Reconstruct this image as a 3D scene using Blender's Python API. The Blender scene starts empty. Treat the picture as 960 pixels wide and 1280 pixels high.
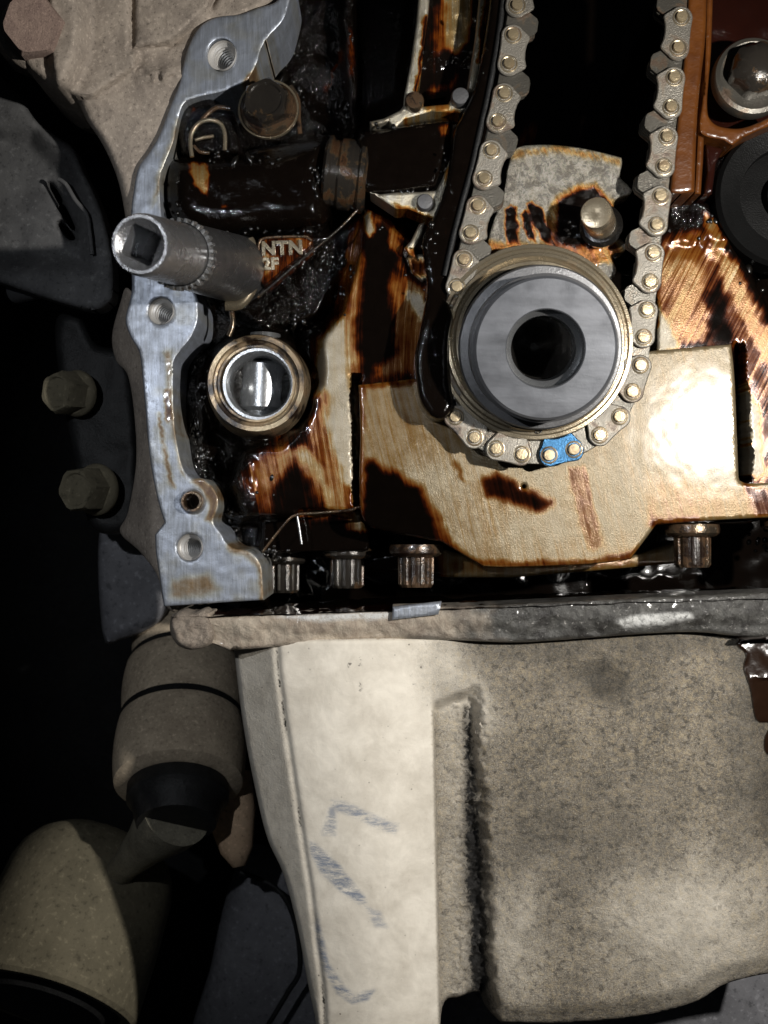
import bpy, bmesh, math, random
import numpy as np
from mathutils import Vector, Matrix, Quaternion
from mathutils.geometry import delaunay_2d_cdt
random.seed(7); np.random.seed(7)
sc = bpy.context.scene
C = sc.collection
# one Blender unit is about 2 cm; photograph pixels are mapped to the engine's front plane (y = 0)
D = 14.0
cam = bpy.data.cameras.new('camera'); camo = bpy.data.objects.new('camera', cam); C.objects.link(camo)
camo.location = (0, -D, 0); camo.rotation_euler = (math.radians(90), 0, 0)
cam.sensor_fit = 'HORIZONTAL'; cam.sensor_width = 36; cam.lens = 36*D/9.6
cam.clip_start = 0.1; cam.clip_end = 200
cam.dof.use_dof = True; cam.dof.focus_distance = 14.0; cam.dof.aperture_fstop = 0.75
sc.camera = camo
w = bpy.data.worlds.new('World'); sc.world = w; w.use_nodes = True
w.node_tree.nodes['Background'].inputs[0].default_value = (0.75, 0.85, 1.0, 1)
w.node_tree.nodes['Background'].inputs[1].default_value = 0.006
def lamp(name, kind, loc, target, energy, color, size, spot=None, blend=0.5):
    l = bpy.data.lights.new(name, kind); o = bpy.data.objects.new(name, l); C.objects.link(o)
    l.energy = energy; l.color = color; o.location = loc
    o.rotation_euler = (Vector(target)-Vector(loc)).to_track_quat('-Z', 'Y').to_euler()
    l.shadow_soft_size = size
    if spot: l.spot_size = math.radians(spot); l.spot_blend = blend
    return o
lamp('work_lamp', 'SPOT', (7.3, -11, 1.9), (0.9, 0, -0.1), 6900, (1.0, 0.96, 0.90), 0.20, 84, 0.4)
lamp('fill_spot', 'SPOT', (-4.6, -13.0, 3.2), (-0.6, 0, 0.2), 1500, (0.90, 0.94, 1.0), 0.12, 56, 0.6)  # added cool fill that brightens the left side and its glints
sc.view_settings.view_transform = 'Standard'; sc.view_settings.look = 'None'
sc.view_settings.exposure = 0.22; sc.view_settings.gamma = 1.0
sc.cycles.use_denoising = True
sc.cycles.max_bounces = 6

# ------------------------------------------------------------------ helpers
def P(px, py, y=0.0):
    k = (D+y)/D/100
    return Vector(((px-480)*k, y, (640-py)*k))
def sstep(a, b, x):
    t = np.clip((x-a)/(b-a), 0, 1); return t*t*(3-2*t)
_rng = np.random.RandomState(3); _T = _rng.rand(256, 256)
def vnoise(x, y):
    xi = np.floor(x).astype(int); yi = np.floor(y).astype(int)
    fx = x-xi; fy = y-yi; fx = fx*fx*(3-2*fx); fy = fy*fy*(3-2*fy)
    a = _T[xi & 255, yi & 255]; b = _T[(xi+1) & 255, yi & 255]; c = _T[xi & 255, (yi+1) & 255]; d = _T[(xi+1) & 255, (yi+1) & 255]
    return (a*(1-fx)+b*fx)*(1-fy)+(c*(1-fx)+d*fx)*fy
def fbm(x, y, s, o=4, seed=0):
    x = np.asarray(x, float)/s+seed*17.3; y = np.asarray(y, float)/s+seed*9.1
    v = 0; a = 0.5; t = 0
    for k in range(o):
        v = v+a*vnoise(x, y); t += a; a *= 0.5; x = x*2.03+5.2; y = y*2.03+1.7
    return v/t*2-1                                             # about -1..1
def sdist(x, y, poly):
    """signed distance to polygon, positive inside"""
    x = np.asarray(x, float); y = np.asarray(y, float)
    d = np.full(x.shape, 1e9); ins = np.zeros(x.shape, bool); n = len(poly)
    for i in range(n):
        ax, ay = poly[i]; bx, by = poly[(i+1) % n]
        ex, ey = bx-ax, by-ay; L = ex*ex+ey*ey+1e-12
        t = np.clip(((x-ax)*ex+(y-ay)*ey)/L, 0, 1)
        d = np.minimum(d, (x-ax-ex*t)**2+(y-ay-ey*t)**2)
        if ay != by:
            c = ((ay > y) != (by > y)) & (x < (bx-ax)*(y-ay)/(by-ay)+ax)
            ins ^= c
    d = np.sqrt(d); return np.where(ins, d, -d)
def smooth(pts, step=3.0, closed=True, sharp=()):
    """Catmull-Rom through the control points, resampled; indices in sharp stay corners"""
    n = len(pts); out = []
    rng = range(n) if closed else range(n-1)
    for i in rng:
        p0 = pts[(i-1) % n] if closed or i > 0 else pts[0]; p1 = pts[i]; p2 = pts[(i+1) % n]
        p3 = pts[(i+2) % n] if closed or i < n-2 else pts[-1]
        if i in sharp: p0 = p1
        if (i+1) % n in sharp: p3 = p2
        L = math.hypot(p2[0]-p1[0], p2[1]-p1[1]); k = max(1, int(L/step))
        for j in range(k):
            t = j/k
            out.append(tuple(0.5*((2*p1[a])+(-p0[a]+p2[a])*t+(2*p0[a]-5*p1[a]+4*p2[a]-p3[a])*t*t+(-p0[a]+3*p1[a]-3*p2[a]+p3[a])*t**3) for a in (0, 1)))
    if not closed: out.append(tuple(pts[-1]))
    return out
def circ(cx, cy, r, n=40, ry=None):
    ry = ry or r
    return [(cx+r*math.cos(2*math.pi*i/n), cy+ry*math.sin(2*math.pi*i/n)) for i in range(n)]
def link(o, parent=None):
    C.objects.link(o)
    if parent is not None:
        o.parent = parent; o.matrix_parent_inverse = Matrix.Translation(-parent.location)
    return o
def empty(name, loc, label=None, cat=None, group=None):
    o = bpy.data.objects.new(name, None); o.empty_display_size = 0.2; C.objects.link(o); o.location = loc
    tag(o, label, cat, group); return o
def tag(o, label=None, cat=None, group=None, kind=None):
    if label: o['label'] = label
    if cat: o['category'] = cat
    if group: o['group'] = group
    if kind: o['kind'] = kind
    return o
def mesh_obj(name, verts, faces, mat, parent=None, smooth_=True, loc=None, sharp=None):
    me = bpy.data.meshes.new(name)
    v = [Vector(q) for q in verts]
    if loc is None:
        lo = [min(q[a] for q in v) for a in range(3)]; hi = [max(q[a] for q in v) for a in range(3)]
        loc = Vector([(lo[a]+hi[a])/2 for a in range(3)])
    else: loc = Vector(loc)
    me.from_pydata([tuple(q-loc) for q in v], [], [tuple(f) for f in faces]); me.update()
    me.materials.append(mat)
    if smooth_: me.shade_smooth() if hasattr(me, 'shade_smooth') else None
    if sharp is not None:
        try: me.set_sharp_from_angle(angle=math.radians(sharp))
        except Exception: pass
    o = bpy.data.objects.new(name, me); o.location = loc
    return link(o, parent)
def sheet(name, outline, mat, depth, thick=0.3, step=4.0, holes=(), rnd=0.0, rdep=None, paint=None, flow=None, noise=None, parent=None, sharp=50, k_back=None):
    """a solid slab: dense front whose outline is given in photo pixels, at real depth(px, py), rounded rim, side walls"""
    B = []; E = []
    def ring(poly, off=0):
        s = len(B)
        for q in poly: B.append(q)
        n = len(poly)
        for i in range(n): E.append((s+i, s+(i+1) % n))
    loops = [outline]+list(holes)
    for lp in loops: ring(lp)
    nb = len(B)
    arr = np.array(outline); x0, y0 = arr.min(0); x1, y1 = arr.max(0)
    gx, gy = np.meshgrid(np.arange(x0+step*0.5, x1, step), np.arange(y0+step*0.5, y1, step*0.9))
    gx = gx+(np.arange(gx.shape[0]) % 2)[:, None]*step*0.5
    gx = gx.ravel()+np.random.uniform(-.15, .15, gx.size)*step; gy = gy.ravel()+np.random.uniform(-.15, .15, gy.size)*step
    d = sdist(gx, gy, outline)
    for h in holes: d = np.minimum(d, -sdist(gx, gy, h))
    keep = d > step*0.55
    if rnd > 0: keep &= d > rnd*0.9 if rnd < step*1.6 else keep
    pts = list(B)+list(zip(gx[keep], gy[keep]))
    if rnd > 0:                                                  # inset rings keep the rounded rim crisp
        for lp in loops:
            a = np.array(lp, float); t = np.roll(a, -1, 0)-np.roll(a, 1, 0); nn = np.stack([-t[:, 1], t[:, 0]], 1)
            nn /= np.linalg.norm(nn, axis=1)[:, None]+1e-9
            for f in ((0.3, 0.95) if rnd < step*1.6 else (0.12, 0.35)):
                for sg in (1, -1):
                    q = a+nn*sg*rnd*f
                    dq = sdist(q[:, 0], q[:, 1], outline)
                    for h in holes: dq = np.minimum(dq, -sdist(q[:, 0], q[:, 1], h))
                    pts += [tuple(z) for z in q[(dq > rnd*f*0.8)]]
    r = delaunay_2d_cdt([Vector((float(a), float(b))) for a, b in pts], E, [], 0, 1e-4)
    V = np.array([(v.x, v.y) for v in r[0]]); F = [list(f) for f in r[2]]
    cen = np.array([V[f].mean(0) for f in F])
    ok = sdist(cen[:, 0], cen[:, 1], outline) > 0
    for h in holes: ok &= sdist(cen[:, 0], cen[:, 1], h) < 0
    F = [f for f, o_ in zip(F, ok) if o_]
    X, Y = V[:, 0], V[:, 1]
    dd = sdist(X, Y, outline)
    for h in holes: dd = np.minimum(dd, -sdist(X, Y, h))
    dd = np.maximum(dd, 0)
    dep = depth(X, Y) if callable(depth) else np.full(X.shape, float(depth))
    if rnd > 0:
        u = np.clip(1-dd/rnd, 0, 1); dep = dep+(rdep if rdep is not None else rnd/100)*(1-np.sqrt(np.maximum(0, 1-u*u)))
    if noise is not None: dep = dep+noise(X, Y)*sstep(0, 6, dd)
    k = (D+dep)/D/100
    W = np.stack([(X-480)*k, dep, (640-Y)*k], 1)
    # orient faces to the camera
    FF = []
    for f in F:
        a, b, c = W[f[0]], W[f[1]], W[f[2]]
        if np.cross(b-a, c-a)[1] > 0: f = f[::-1]
        FF.append(f)
    # boundary edges -> walls
    cnt = {}
    for f in FF:
        for i in range(len(f)):
            e = (f[i], f[(i+1) % len(f)]); cnt[e] = 1
    bnd = [e for e in cnt if (e[1], e[0]) not in cnt]
    W = [tuple(q) for q in W]; xs = list(X); ys = list(Y)
    mp = {}
    for e in bnd:
        for i in e:
            if i not in mp:
                mp[i] = len(W); q = W[i]; W.append((q[0], q[1]+thick, q[2])); xs.append(xs[i]); ys.append(ys[i])
    for a, b in bnd: FF.append([b, a, mp[a], mp[b]])
    o = mesh_obj(name, W, FF, mat, parent, sharp=sharp)
    X = np.array(xs); Y = np.array(ys)
    me = o.data
    col = np.zeros((len(X), 4)); col[:, 3] = 1
    if paint is not None:
        q = paint(X, Y); q = q if isinstance(q, (tuple, list)) else (q,)
        if len(q) == 1 and mat.name in ('smooth_black_oiled_part', 'wet_black_oiled_casting'): q = (q[0], X*0+1.0)
        for i, ch in enumerate(q): col[:, i] = np.clip(ch, 0, 1)
    at = me.attributes.new('paint', 'FLOAT_COLOR', 'POINT'); at.data.foreach_set('color', col.ravel().astype(np.float32))
    fl = np.zeros((len(X), 3))
    if flow is None: fl[:, 0] = X/100; fl[:, 1] = Y/100
    else:
        a, b = flow(X, Y); fl[:, 0] = a/100; fl[:, 1] = b/100
    fa = me.attributes.new('flow', 'FLOAT_VECTOR', 'POINT'); fa.data.foreach_set('vector', fl.ravel().astype(np.float32))
    return o
def wavy(f):
    return lambda X, Y: (f(X, Y), X*0+1.0)
def layers(ops, base, warp=5.0, ws=18.0, seed=1):
    """paint by polygons: (value, feather, polygon) laid one over the other with wandering edges"""
    def f(X, Y):
        wx = X+fbm(X, Y, ws, 4, seed)*warp; wy = Y+fbm(X, Y, ws, 4, seed+5)*warp
        v = base(X, Y) if callable(base) else np.full(X.shape, float(base))
        for val, fe, poly in ops:
            sd = sdist(wx, wy, poly)
            if val >= 0.8 and fe >= 4:                            # dark pools thin out through amber at their rim
                m = sstep(-5.0*fe, 0.6*fe, sd)**1.6; v = np.maximum(v, 0.66*m)
            m = sstep(-fe, fe, sd); v = v*(1-m)+val*m
        return v
    return f
def frame_to(axis):
    """rotation taking local -Y to the given direction"""
    return Vector((0, -1, 0)).rotation_difference(Vector(axis).normalized())
def revolve(name, rings, mat, loc=(0, 0, 0), axis=(0, -1, 0), n=48, parent=None, rot=0.0, sharp=35, cap=True, cap_end=True, wob=None):
    """rings: (height along axis, radius, sides, twist); sides 0 = round, 6 = hex with that apothem, -12 = splined"""
    V = []; F = []
    for rg in rings:
        h, r = rg[0], rg[1]; s = rg[2] if len(rg) > 2 else 0
        for i in range(n):
            t = 2*math.pi*i/n; rr = r
            if s > 0:
                a = ((t) % (2*math.pi/s))-math.pi/s; rr = r/math.cos(a)
                if len(rg) > 3: rr = min(rr, rg[3])
            elif s < 0: rr = r*(1+0.045*(1 if math.sin(-s*t) > 0 else -1))
            if wob: rr *= wob(t, h)
            V.append((rr*math.cos(t+rot), -h, rr*math.sin(t+rot)))
    m = len(rings)
    for j in range(m-1):
        for i in range(n):
            a = j*n+i; b = j*n+(i+1) % n
            F.append((a, b, b+n, a+n))
    if cap: V.append((0, -rings[-1][0], 0)); c = len(V)-1; F += [((m-1)*n+i, (m-1)*n+(i+1) % n, c) for i in range(n)]
    if cap_end: V.append((0, -rings[0][0], 0)); c = len(V)-1; F += [((i+1) % n, i, c) for i in range(n)]
    q = frame_to(axis)
    V = [q @ Vector(v)+Vector(loc) for v in V]
    return mesh_obj(name, V, F, mat, parent, loc=loc, sharp=sharp)
def tube(name, pts, r, mat, parent=None, n=10, closed=False):
    V = []; F = []; m = len(pts); pts = [Vector(p) for p in pts]
    up = Vector((0, -1, 0))
    for i, p in enumerate(pts):
        t = (pts[(i+1) % m if closed else min(i+1, m-1)]-pts[(i-1) % m if closed else max(i-1, 0)]).normalized()
        a = t.cross(up)
        if a.length < 1e-3: a = t.cross(Vector((1, 0, 0)))
        a.normalize(); b = a.cross(t)
        rr = r[i] if isinstance(r, (list, tuple)) else r
        for k in range(n):
            u = 2*math.pi*k/n; V.append(p+(a*math.cos(u)+b*math.sin(u))*rr)
    for i in range(m if closed else m-1):
        for k in range(n):
            a = i*n+k; b = i*n+(k+1) % n; c = ((i+1) % m)*n
            F.append((a, c+k, c+(k+1) % n, b))
    if not closed: F.append(tuple(range(n))); F.append(tuple(range((m-1)*n, m*n))[::-1])
    return mesh_obj(name, V, F, mat, parent, sharp=60)

# ------------------------------------------------------------------ materials
class NT:
    def __init__(s, name):
        s.m = bpy.data.materials.new(name); s.m.use_nodes = True; s.t = s.m.node_tree; s.t.nodes.clear()
        s.out = s.t.nodes.new('ShaderNodeOutputMaterial'); s.b = s.t.nodes.new('ShaderNodeBsdfPrincipled')
        s.t.links.new(s.b.outputs[0], s.out.inputs[0])
    def n(s, ty, **kw):
        q = s.t.nodes.new(ty)
        for k, v in kw.items(): setattr(q, k, v)
        return q
    def put(s, sock, v):
        if v is None: return
        if isinstance(v, (int, float)): sock.default_value = v
        elif isinstance(v, (tuple, list)): sock.default_value = tuple(v)+((1,) if len(v) == 3 and len(sock.default_value) == 4 else ())
        else: s.t.links.new(v, sock)
    def set(s, **kw):
        for k, v in kw.items(): s.put(s.b.inputs[k.replace('_', ' ')], v)
    def math(s, op, a, b=None, c=None, clamp=False):
        q = s.n('ShaderNodeMath', operation=op); q.use_clamp = clamp
        s.put(q.inputs[0], a); s.put(q.inputs[1], b); s.put(q.inputs[2], c); return q.outputs[0]
    def mix(s, f, a, b, kind='MIX'):
        q = s.n('ShaderNodeMix', data_type='RGBA', blend_type=kind); q.clamp_factor = True
        s.put(q.inputs[0], f); s.put(q.inputs[6], a); s.put(q.inputs[7], b); return q.outputs[2]
    def mr(s, v, a, b, c=0.0, d=1.0):
        q = s.n('ShaderNodeMapRange'); q.clamp = True
        for i, z in enumerate((v, a, b, c, d)): s.put(q.inputs[i], z)
        return q.outputs[0]
    def coord(s, kind='Object', scale=(1, 1, 1), rnd=True, rot=(0, 0, 0)):
        tc = s.n('ShaderNodeTexCoord'); mp = s.n('ShaderNodeMapping'); mp.inputs['Scale'].default_value = scale; mp.inputs['Rotation'].default_value = rot
        s.t.links.new(tc.outputs[kind], mp.inputs[0])
        if rnd:
            oi = s.n('ShaderNodeObjectInfo'); cm = s.n('ShaderNodeCombineXYZ')
            v = s.math('MULTIPLY', oi.outputs['Random'], 31.0)
            for i in range(3): s.t.links.new(v, cm.inputs[i])
            s.t.links.new(cm.outputs[0], mp.inputs['Location'])
        return mp.outputs[0]
    def noise(s, vec, scale, detail=4, rough=0.55, dist=0.0):
        q = s.n('ShaderNodeTexNoise'); q.inputs['Scale'].default_value = scale; q.inputs['Detail'].default_value = detail
        q.inputs['Roughness'].default_value = rough; q.inputs['Distortion'].default_value = dist
        if vec is not None: s.t.links.new(vec, q.inputs['Vector'])
        return q.outputs['Fac']
    def vor(s, vec, scale, feat='F1'):
        q = s.n('ShaderNodeTexVoronoi'); q.feature = feat; q.inputs['Scale'].default_value = scale
        s.t.links.new(vec, q.inputs['Vector']); return q.outputs['Distance']
    def ramp(s, v, stops, interp='LINEAR'):
        q = s.n('ShaderNodeValToRGB'); e = q.color_ramp.elements; q.color_ramp.interpolation = interp
        while len(e) < len(stops): e.new(0.5)
        for i, (p, c) in enumerate(stops): e[i].position = p; e[i].color = tuple(c)+(1,)
        s.put(q.inputs[0], v); return q.outputs[0]
    def bump(s, h, strength, dist=0.02, prev=None):
        q = s.n('ShaderNodeBump'); q.inputs['Distance'].default_value = dist; s.put(q.inputs['Strength'], strength); s.put(q.inputs['Height'], h)
        if prev is not None: s.t.links.new(prev, q.inputs['Normal'])
        return q.outputs[0]
    def paint(s):
        a = s.n('ShaderNodeAttribute', attribute_name='paint'); q = s.n('ShaderNodeSeparateColor'); s.t.links.new(a.outputs['Color'], q.inputs[0]); return q.outputs
    def flow(s, scale):
        a = s.n('ShaderNodeAttribute', attribute_name='flow'); mp = s.n('ShaderNodeMapping'); mp.inputs['Scale'].default_value = scale
        s.t.links.new(a.outputs['Vector'], mp.inputs[0]); return mp.outputs[0]
def oiled(name, metal=(0.44, 0.405, 0.34), metal2=(0.33, 0.30, 0.24), rough=0.32, grain=1.0, metallic=0.5, amp=0.55, wet=1.0, wave=1.0, film_w=0.15, mottle=0.0):
    """cast or machined metal under a film of engine oil; paint.R = how much oil: clear, amber, brown, black"""
    s = NT(name); p = s.paint(); oc = s.coord(rnd=False)
    fine = s.noise(oc, 55, 3, 0.7); med = s.noise(oc, 6, 5, 0.6)
    st1 = s.noise(s.flow((22, 0.9, 1)), 1.0, 5, 0.65, 0.4); st2 = s.noise(s.flow((6, 0.7, 1)), 1.0, 4, 0.6, 0.6)
    st = s.math('ADD', s.math('MULTIPLY', s.math('SUBTRACT', st1, 0.5), 2.1), s.math('MULTIPLY', s.math('SUBTRACT', st2, 0.5), 1.2))
    mask = s.math('MULTIPLY', s.math('MULTIPLY', p[0], s.math('SUBTRACT', 1.12, p[0])), 4*amp)
    t = s.math('ADD', p[0], s.math('MULTIPLY', st, mask), clamp=True)
    t = s.math('ADD', t, s.math('MULTIPLY', s.math('SUBTRACT', med, 0.5), 0.18), clamp=True)
    base = s.mix(s.mr(med, 0.35, 0.65), metal, metal2)
    base = s.mix(s.mr(fine, 0.3, 0.75, 0, 0.5), base, tuple(c*0.6 for c in metal2))
    if mottle > 0:
        mo = s.noise(oc, 13, 5, 0.75, 0.6); base = s.mix(s.mr(mo, 0.47, 0.56, 0, mottle), base, (0.16, 0.155, 0.15)); base = s.mix(s.mr(mo, 0.36, 0.44, mottle, 0), base, (0.85, 0.82, 0.76))
    film = s.ramp(t, [(0.0, (1, 1, 1)), (0.14, (0.96, 0.90, 0.78)), (0.28, (0.84, 0.60, 0.27)), (0.44, (0.66, 0.28, 0.055)), (0.62, (0.32, 0.075, 0.010)), (0.76, (0.07, 0.015, 0.006)), (0.92, (0.010, 0.007, 0.006))])
    col = s.mix(1.0, base, film, 'MULTIPLY')
    wetm = s.mr(t, 0.12, 0.6)
    blk = s.mr(t, 0.6, 0.95)
    h1 = s.bump(fine, s.math('MULTIPLY', s.math('SUBTRACT', 1.0, s.math('MULTIPLY', wetm, 0.8)), 0.35*grain), 0.02)
    wv = s.noise(oc, 3.2, 6, 0.62, 0.3)
    wavy = s.math('MULTIPLY', blk, p[1])
    h2 = s.bump(wv, s.math('MULTIPLY', wavy, 0.75*wave), 0.22, h1)
    wv2 = s.vor(oc, 9, 'SMOOTH_F1')
    ng = s.bump(wv2, s.math('MULTIPLY', wavy, 0.2*wave), 0.06, h2)
    s.set(Base_Color=col, Metallic=s.mr(t, 0.2, 0.8, metallic, 0.0), Roughness=s.mr(t, 0.1, 0.7, rough, 0.13), Normal=ng,
          Coat_Weight=s.mr(t, 0.2, 0.8, film_w, 0.8*wet), Coat_Roughness=s.mr(t, 0.2, 0.7, 0.15, 0.04), Coat_IOR=1.45)
    s.put(s.b.inputs['Specular IOR Level'], s.mr(t, 0.5, 0.9, 0.35, 0.05))
    cn = s.bump(wv, s.math('ADD', s.math('MULTIPLY', wetm, 0.012), s.math('MULTIPLY', wavy, 0.5*wave)), 0.2)
    dots = s.mr(s.vor(oc, 7.5), 0.0, 0.30, 1.0, 0.0); dm = s.mr(s.noise(oc, 1.6, 3, 0.6), 0.50, 0.60)
    cn = s.bump(s.math('MULTIPLY', s.math('POWER', dots, 2.0), dm), s.math('MULTIPLY', wavy, 0.9), 0.06, cn)
    s.put(s.b.inputs['Coat Normal'], cn)
    return s.m
def metal(name, col, rough=0.3, metallic=0.9, stain=0.0, scr=0.2, grain=0.2, wet=0.0, brush=(1, 1, 1), bscale=30):
    """bare or lightly oiled steel with brush marks, blotches and amber varnish in patches"""
    s = NT(name); oc = s.coord(scale=brush); o2 = s.coord()
    a = s.noise(oc, bscale, 4, 0.6); b = s.noise(o2, 3.0, 5, 0.6); f = s.noise(o2, 60, 2, 0.6)
    c = s.mix(s.mr(a, 0.3, 0.7, 0, scr), col, tuple(x*0.45 for x in col))
    c = s.mix(s.mr(b, 0.4, 0.7, 0, 0.45), c, tuple(x*0.55 for x in col))
    oi = s.n('ShaderNodeObjectInfo'); rv = s.mr(oi.outputs['Random'], 0, 1, 0.78, 1.08); cr_ = s.n('ShaderNodeCombineColor')
    for i_ in range(3): s.put(cr_.inputs[i_], rv)
    c = s.mix(1.0, c, cr_.outputs[0], 'MULTIPLY')
    rg = s.mr(b, 0.3, 0.7, rough*0.8, rough*1.35)
    if stain > 0:
        st = s.noise(o2, 2.2, 6, 0.68, 0.5); m = s.mr(st, 0.62-stain*0.25, 0.80-stain*0.25)
        c = s.mix(m, c, s.ramp(m, [(0, (0.34, 0.21, 0.08)), (0.35, (0.13, 0.05, 0.012)), (0.8, (0.015, 0.008, 0.005))]))
    nb = s.bump(a, scr*0.6, 0.01); nb = s.bump(f, grain, 0.015, nb)
    s.set(Base_Color=c, Metallic=s.math('MULTIPLY', metallic, s.math('SUBTRACT', 1.0, m)) if stain > 0 else metallic, Roughness=rg, Normal=nb, Coat_Weight=wet, Coat_Roughness=0.05)
    return s.m
def dusty(name, a, b, rough=0.85, bs=1.0, spec=0.3, coat=0.0, scale=5.0):
    s = NT(name); oc = s.coord(rnd=False)
    n1 = s.noise(oc, scale, 8, 0.68, 0.2); n2 = s.noise(oc, scale*9, 4, 0.7); v = s.vor(oc, scale*5)
    c = s.mix(s.mr(n1, 0.32, 0.68), a, b)
    c = s.mix(s.mr(n2, 0.57, 0.66, 0, 0.5), c, tuple(min(1, x*1.6) for x in a))
    c = s.mix(s.mr(n2, 0.34, 0.43, 0.6, 0), c, tuple(x*0.4 for x in b))
    nb = s.bump(n1, 0.55*bs, 0.12); nb = s.bump(n2, 0.6*bs, 0.03, nb)
    s.set(Base_Color=c, Roughness=rough, Normal=nb, Coat_Weight=coat, Coat_Roughness=0.15); s.b.inputs['Specular IOR Level'].default_value = spec
    return s.m
def pan_mat():
    """paint.R oily grime, paint.G dirt in cracks, paint.B bluish bare scrapes; alpha unused"""
    s = NT('dusty_cast_aluminium'); p = s.paint(); oc = s.coord(rnd=False)
    n1 = s.noise(oc, 2.3, 9, 0.66, 0.3); n2 = s.noise(oc, 26, 5, 0.72); n3 = s.noise(oc, 75, 3, 0.7)
    strk = s.noise(s.coord(rnd=False, scale=(2.2, 1, 9), rot=(0, math.radians(40), 0)), 1.6, 8, 0.85)
    white = s.mix(s.mr(n1, 0.35, 0.65), (0.80, 0.745, 0.645), (0.60, 0.55, 0.465))
    grime = s.mix(s.mr(n1, 0.36, 0.62), (0.20, 0.165, 0.122), (0.095, 0.082, 0.066))
    grime = s.mix(s.mr(n2, 0.52, 0.60, 0, 0.75), grime, (0.42, 0.345, 0.235))
    grime = s.mix(s.mr(n2, 0.38, 0.46, 0.8, 0), grime, (0.065, 0.057, 0.048))
    n4 = s.noise(s.coord(rnd=False, scale=(1, 1, 2.2), rot=(0, 0.5, 0)), 34, 3, 0.8, 1.2); grime = s.mix(s.mr(n4, 0.56, 0.60, 0, 0.8), grime, (0.55, 0.46, 0.32)); grime = s.mix(s.mr(n4, 0.38, 0.42, 0.8, 0), grime, (0.05, 0.043, 0.036))
    grime = s.mix(s.mr(n3, 0.60, 0.64, 0, 0.8), grime, (0.70, 0.62, 0.48))
    g = s.math('ADD', p[0], s.math('MULTIPLY', s.math('SUBTRACT', n2, 0.5), s.math('MULTIPLY', p[0], 1.6)), clamp=True)
    c = s.mix(g, white, grime)
    spots = s.mr(s.math('ADD', n2, s.math('MULTIPLY', n1, 0.5)), 0.93, 1.0, 0, 0.8)
    c = s.mix(s.math('MULTIPLY', spots, 0.35), c, (0.17, 0.12, 0.09))
    bl = s.math('MULTIPLY', p[2], s.mr(strk, 0.40, 0.56), clamp=True)
    c = s.mix(s.math('MULTIPLY', bl, 0.95), c, (0.20, 0.23, 0.29))
    pit = s.mr(s.vor(oc, 7), 0.02, 0.10, 1.0, 0.0); c = s.mix(s.math('MULTIPLY', pit, s.mr(n1, 0.45, 0.6)), c, (0.05, 0.042, 0.035))
    sp = s.mr(s.vor(oc, 16), 0.03, 0.09, 1.0, 0.0); c = s.mix(s.math('MULTIPLY', sp, s.math('MULTIPLY', p[0], s.mr(n2, 0.45, 0.6))), c, (0.8, 0.72, 0.56))
    n5 = s.noise(oc, 12, 5, 0.75, 0.5)
    c = s.mix(s.math('MULTIPLY', s.mr(n5, 0.54, 0.62), s.math('MULTIPLY', p[0], 0.75)), c, (0.52, 0.43, 0.29)); c = s.mix(s.math('MULTIPLY', s.mr(n5, 0.46, 0.39), s.math('MULTIPLY', p[0], 0.8)), c, (0.055, 0.05, 0.044))
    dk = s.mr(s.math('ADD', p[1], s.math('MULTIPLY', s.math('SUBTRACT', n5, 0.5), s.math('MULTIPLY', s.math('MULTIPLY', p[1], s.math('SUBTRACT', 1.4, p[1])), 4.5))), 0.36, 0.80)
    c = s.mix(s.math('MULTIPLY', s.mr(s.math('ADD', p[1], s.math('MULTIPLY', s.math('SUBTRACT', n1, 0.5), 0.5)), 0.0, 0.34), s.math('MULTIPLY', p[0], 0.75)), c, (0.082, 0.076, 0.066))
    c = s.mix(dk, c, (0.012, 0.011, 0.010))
    nb = s.bump(n1, 0.12, 0.08); nb = s.bump(s.noise(oc, 12, 5, 0.75, 0.5), s.math('MULTIPLY', p[0], 0.5), 0.07, nb); nb = s.bump(n2, s.math('ADD', s.math('MULTIPLY', p[0], 0.85), 0.10), 0.05, nb); nb = s.bump(n3, s.math('ADD', s.math('MULTIPLY', p[0], 0.8), 0.08), 0.022, nb)
    s.set(Base_Color=c, Roughness=s.mr(p[1], 0, 1, 0.75, 0.45), Normal=nb, Metallic=0.0)
    s.b.inputs['Specular IOR Level'].default_value = 0.35
    return s.m
M = {}
M['cast'] = oiled('oil_streaked_cast_aluminium', metal=(0.40, 0.365, 0.30), metal2=(0.30, 0.27, 0.215), metallic=0.35, amp=0.40, film_w=0.35)
M['plate'] = oiled('varnished_machined_plate', metal=(0.25, 0.212, 0.148), metal2=(0.20, 0.168, 0.115), rough=0.27, grain=0.9, metallic=0.25, amp=0.26, film_w=0.75)
M['seg'] = oiled('rough_sintered_steel', metal=(0.78, 0.75, 0.68), metal2=(0.50, 0.48, 0.43), rough=0.26, grain=4.0, metallic=0.6, amp=0.35, mottle=0.6)
M['arm'] = oiled('oiled_arm_alloy', metal=(0.62, 0.60, 0.54), metal2=(0.45, 0.43, 0.38), rough=0.32, grain=1.4, metallic=0.7, amp=0.4)
M['black'] = oiled('wet_black_oiled_casting', amp=0.3, wave=0.75)
M['blackcalm'] = oiled('smooth_black_oiled_part', amp=0.3, wave=0.22)
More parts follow.
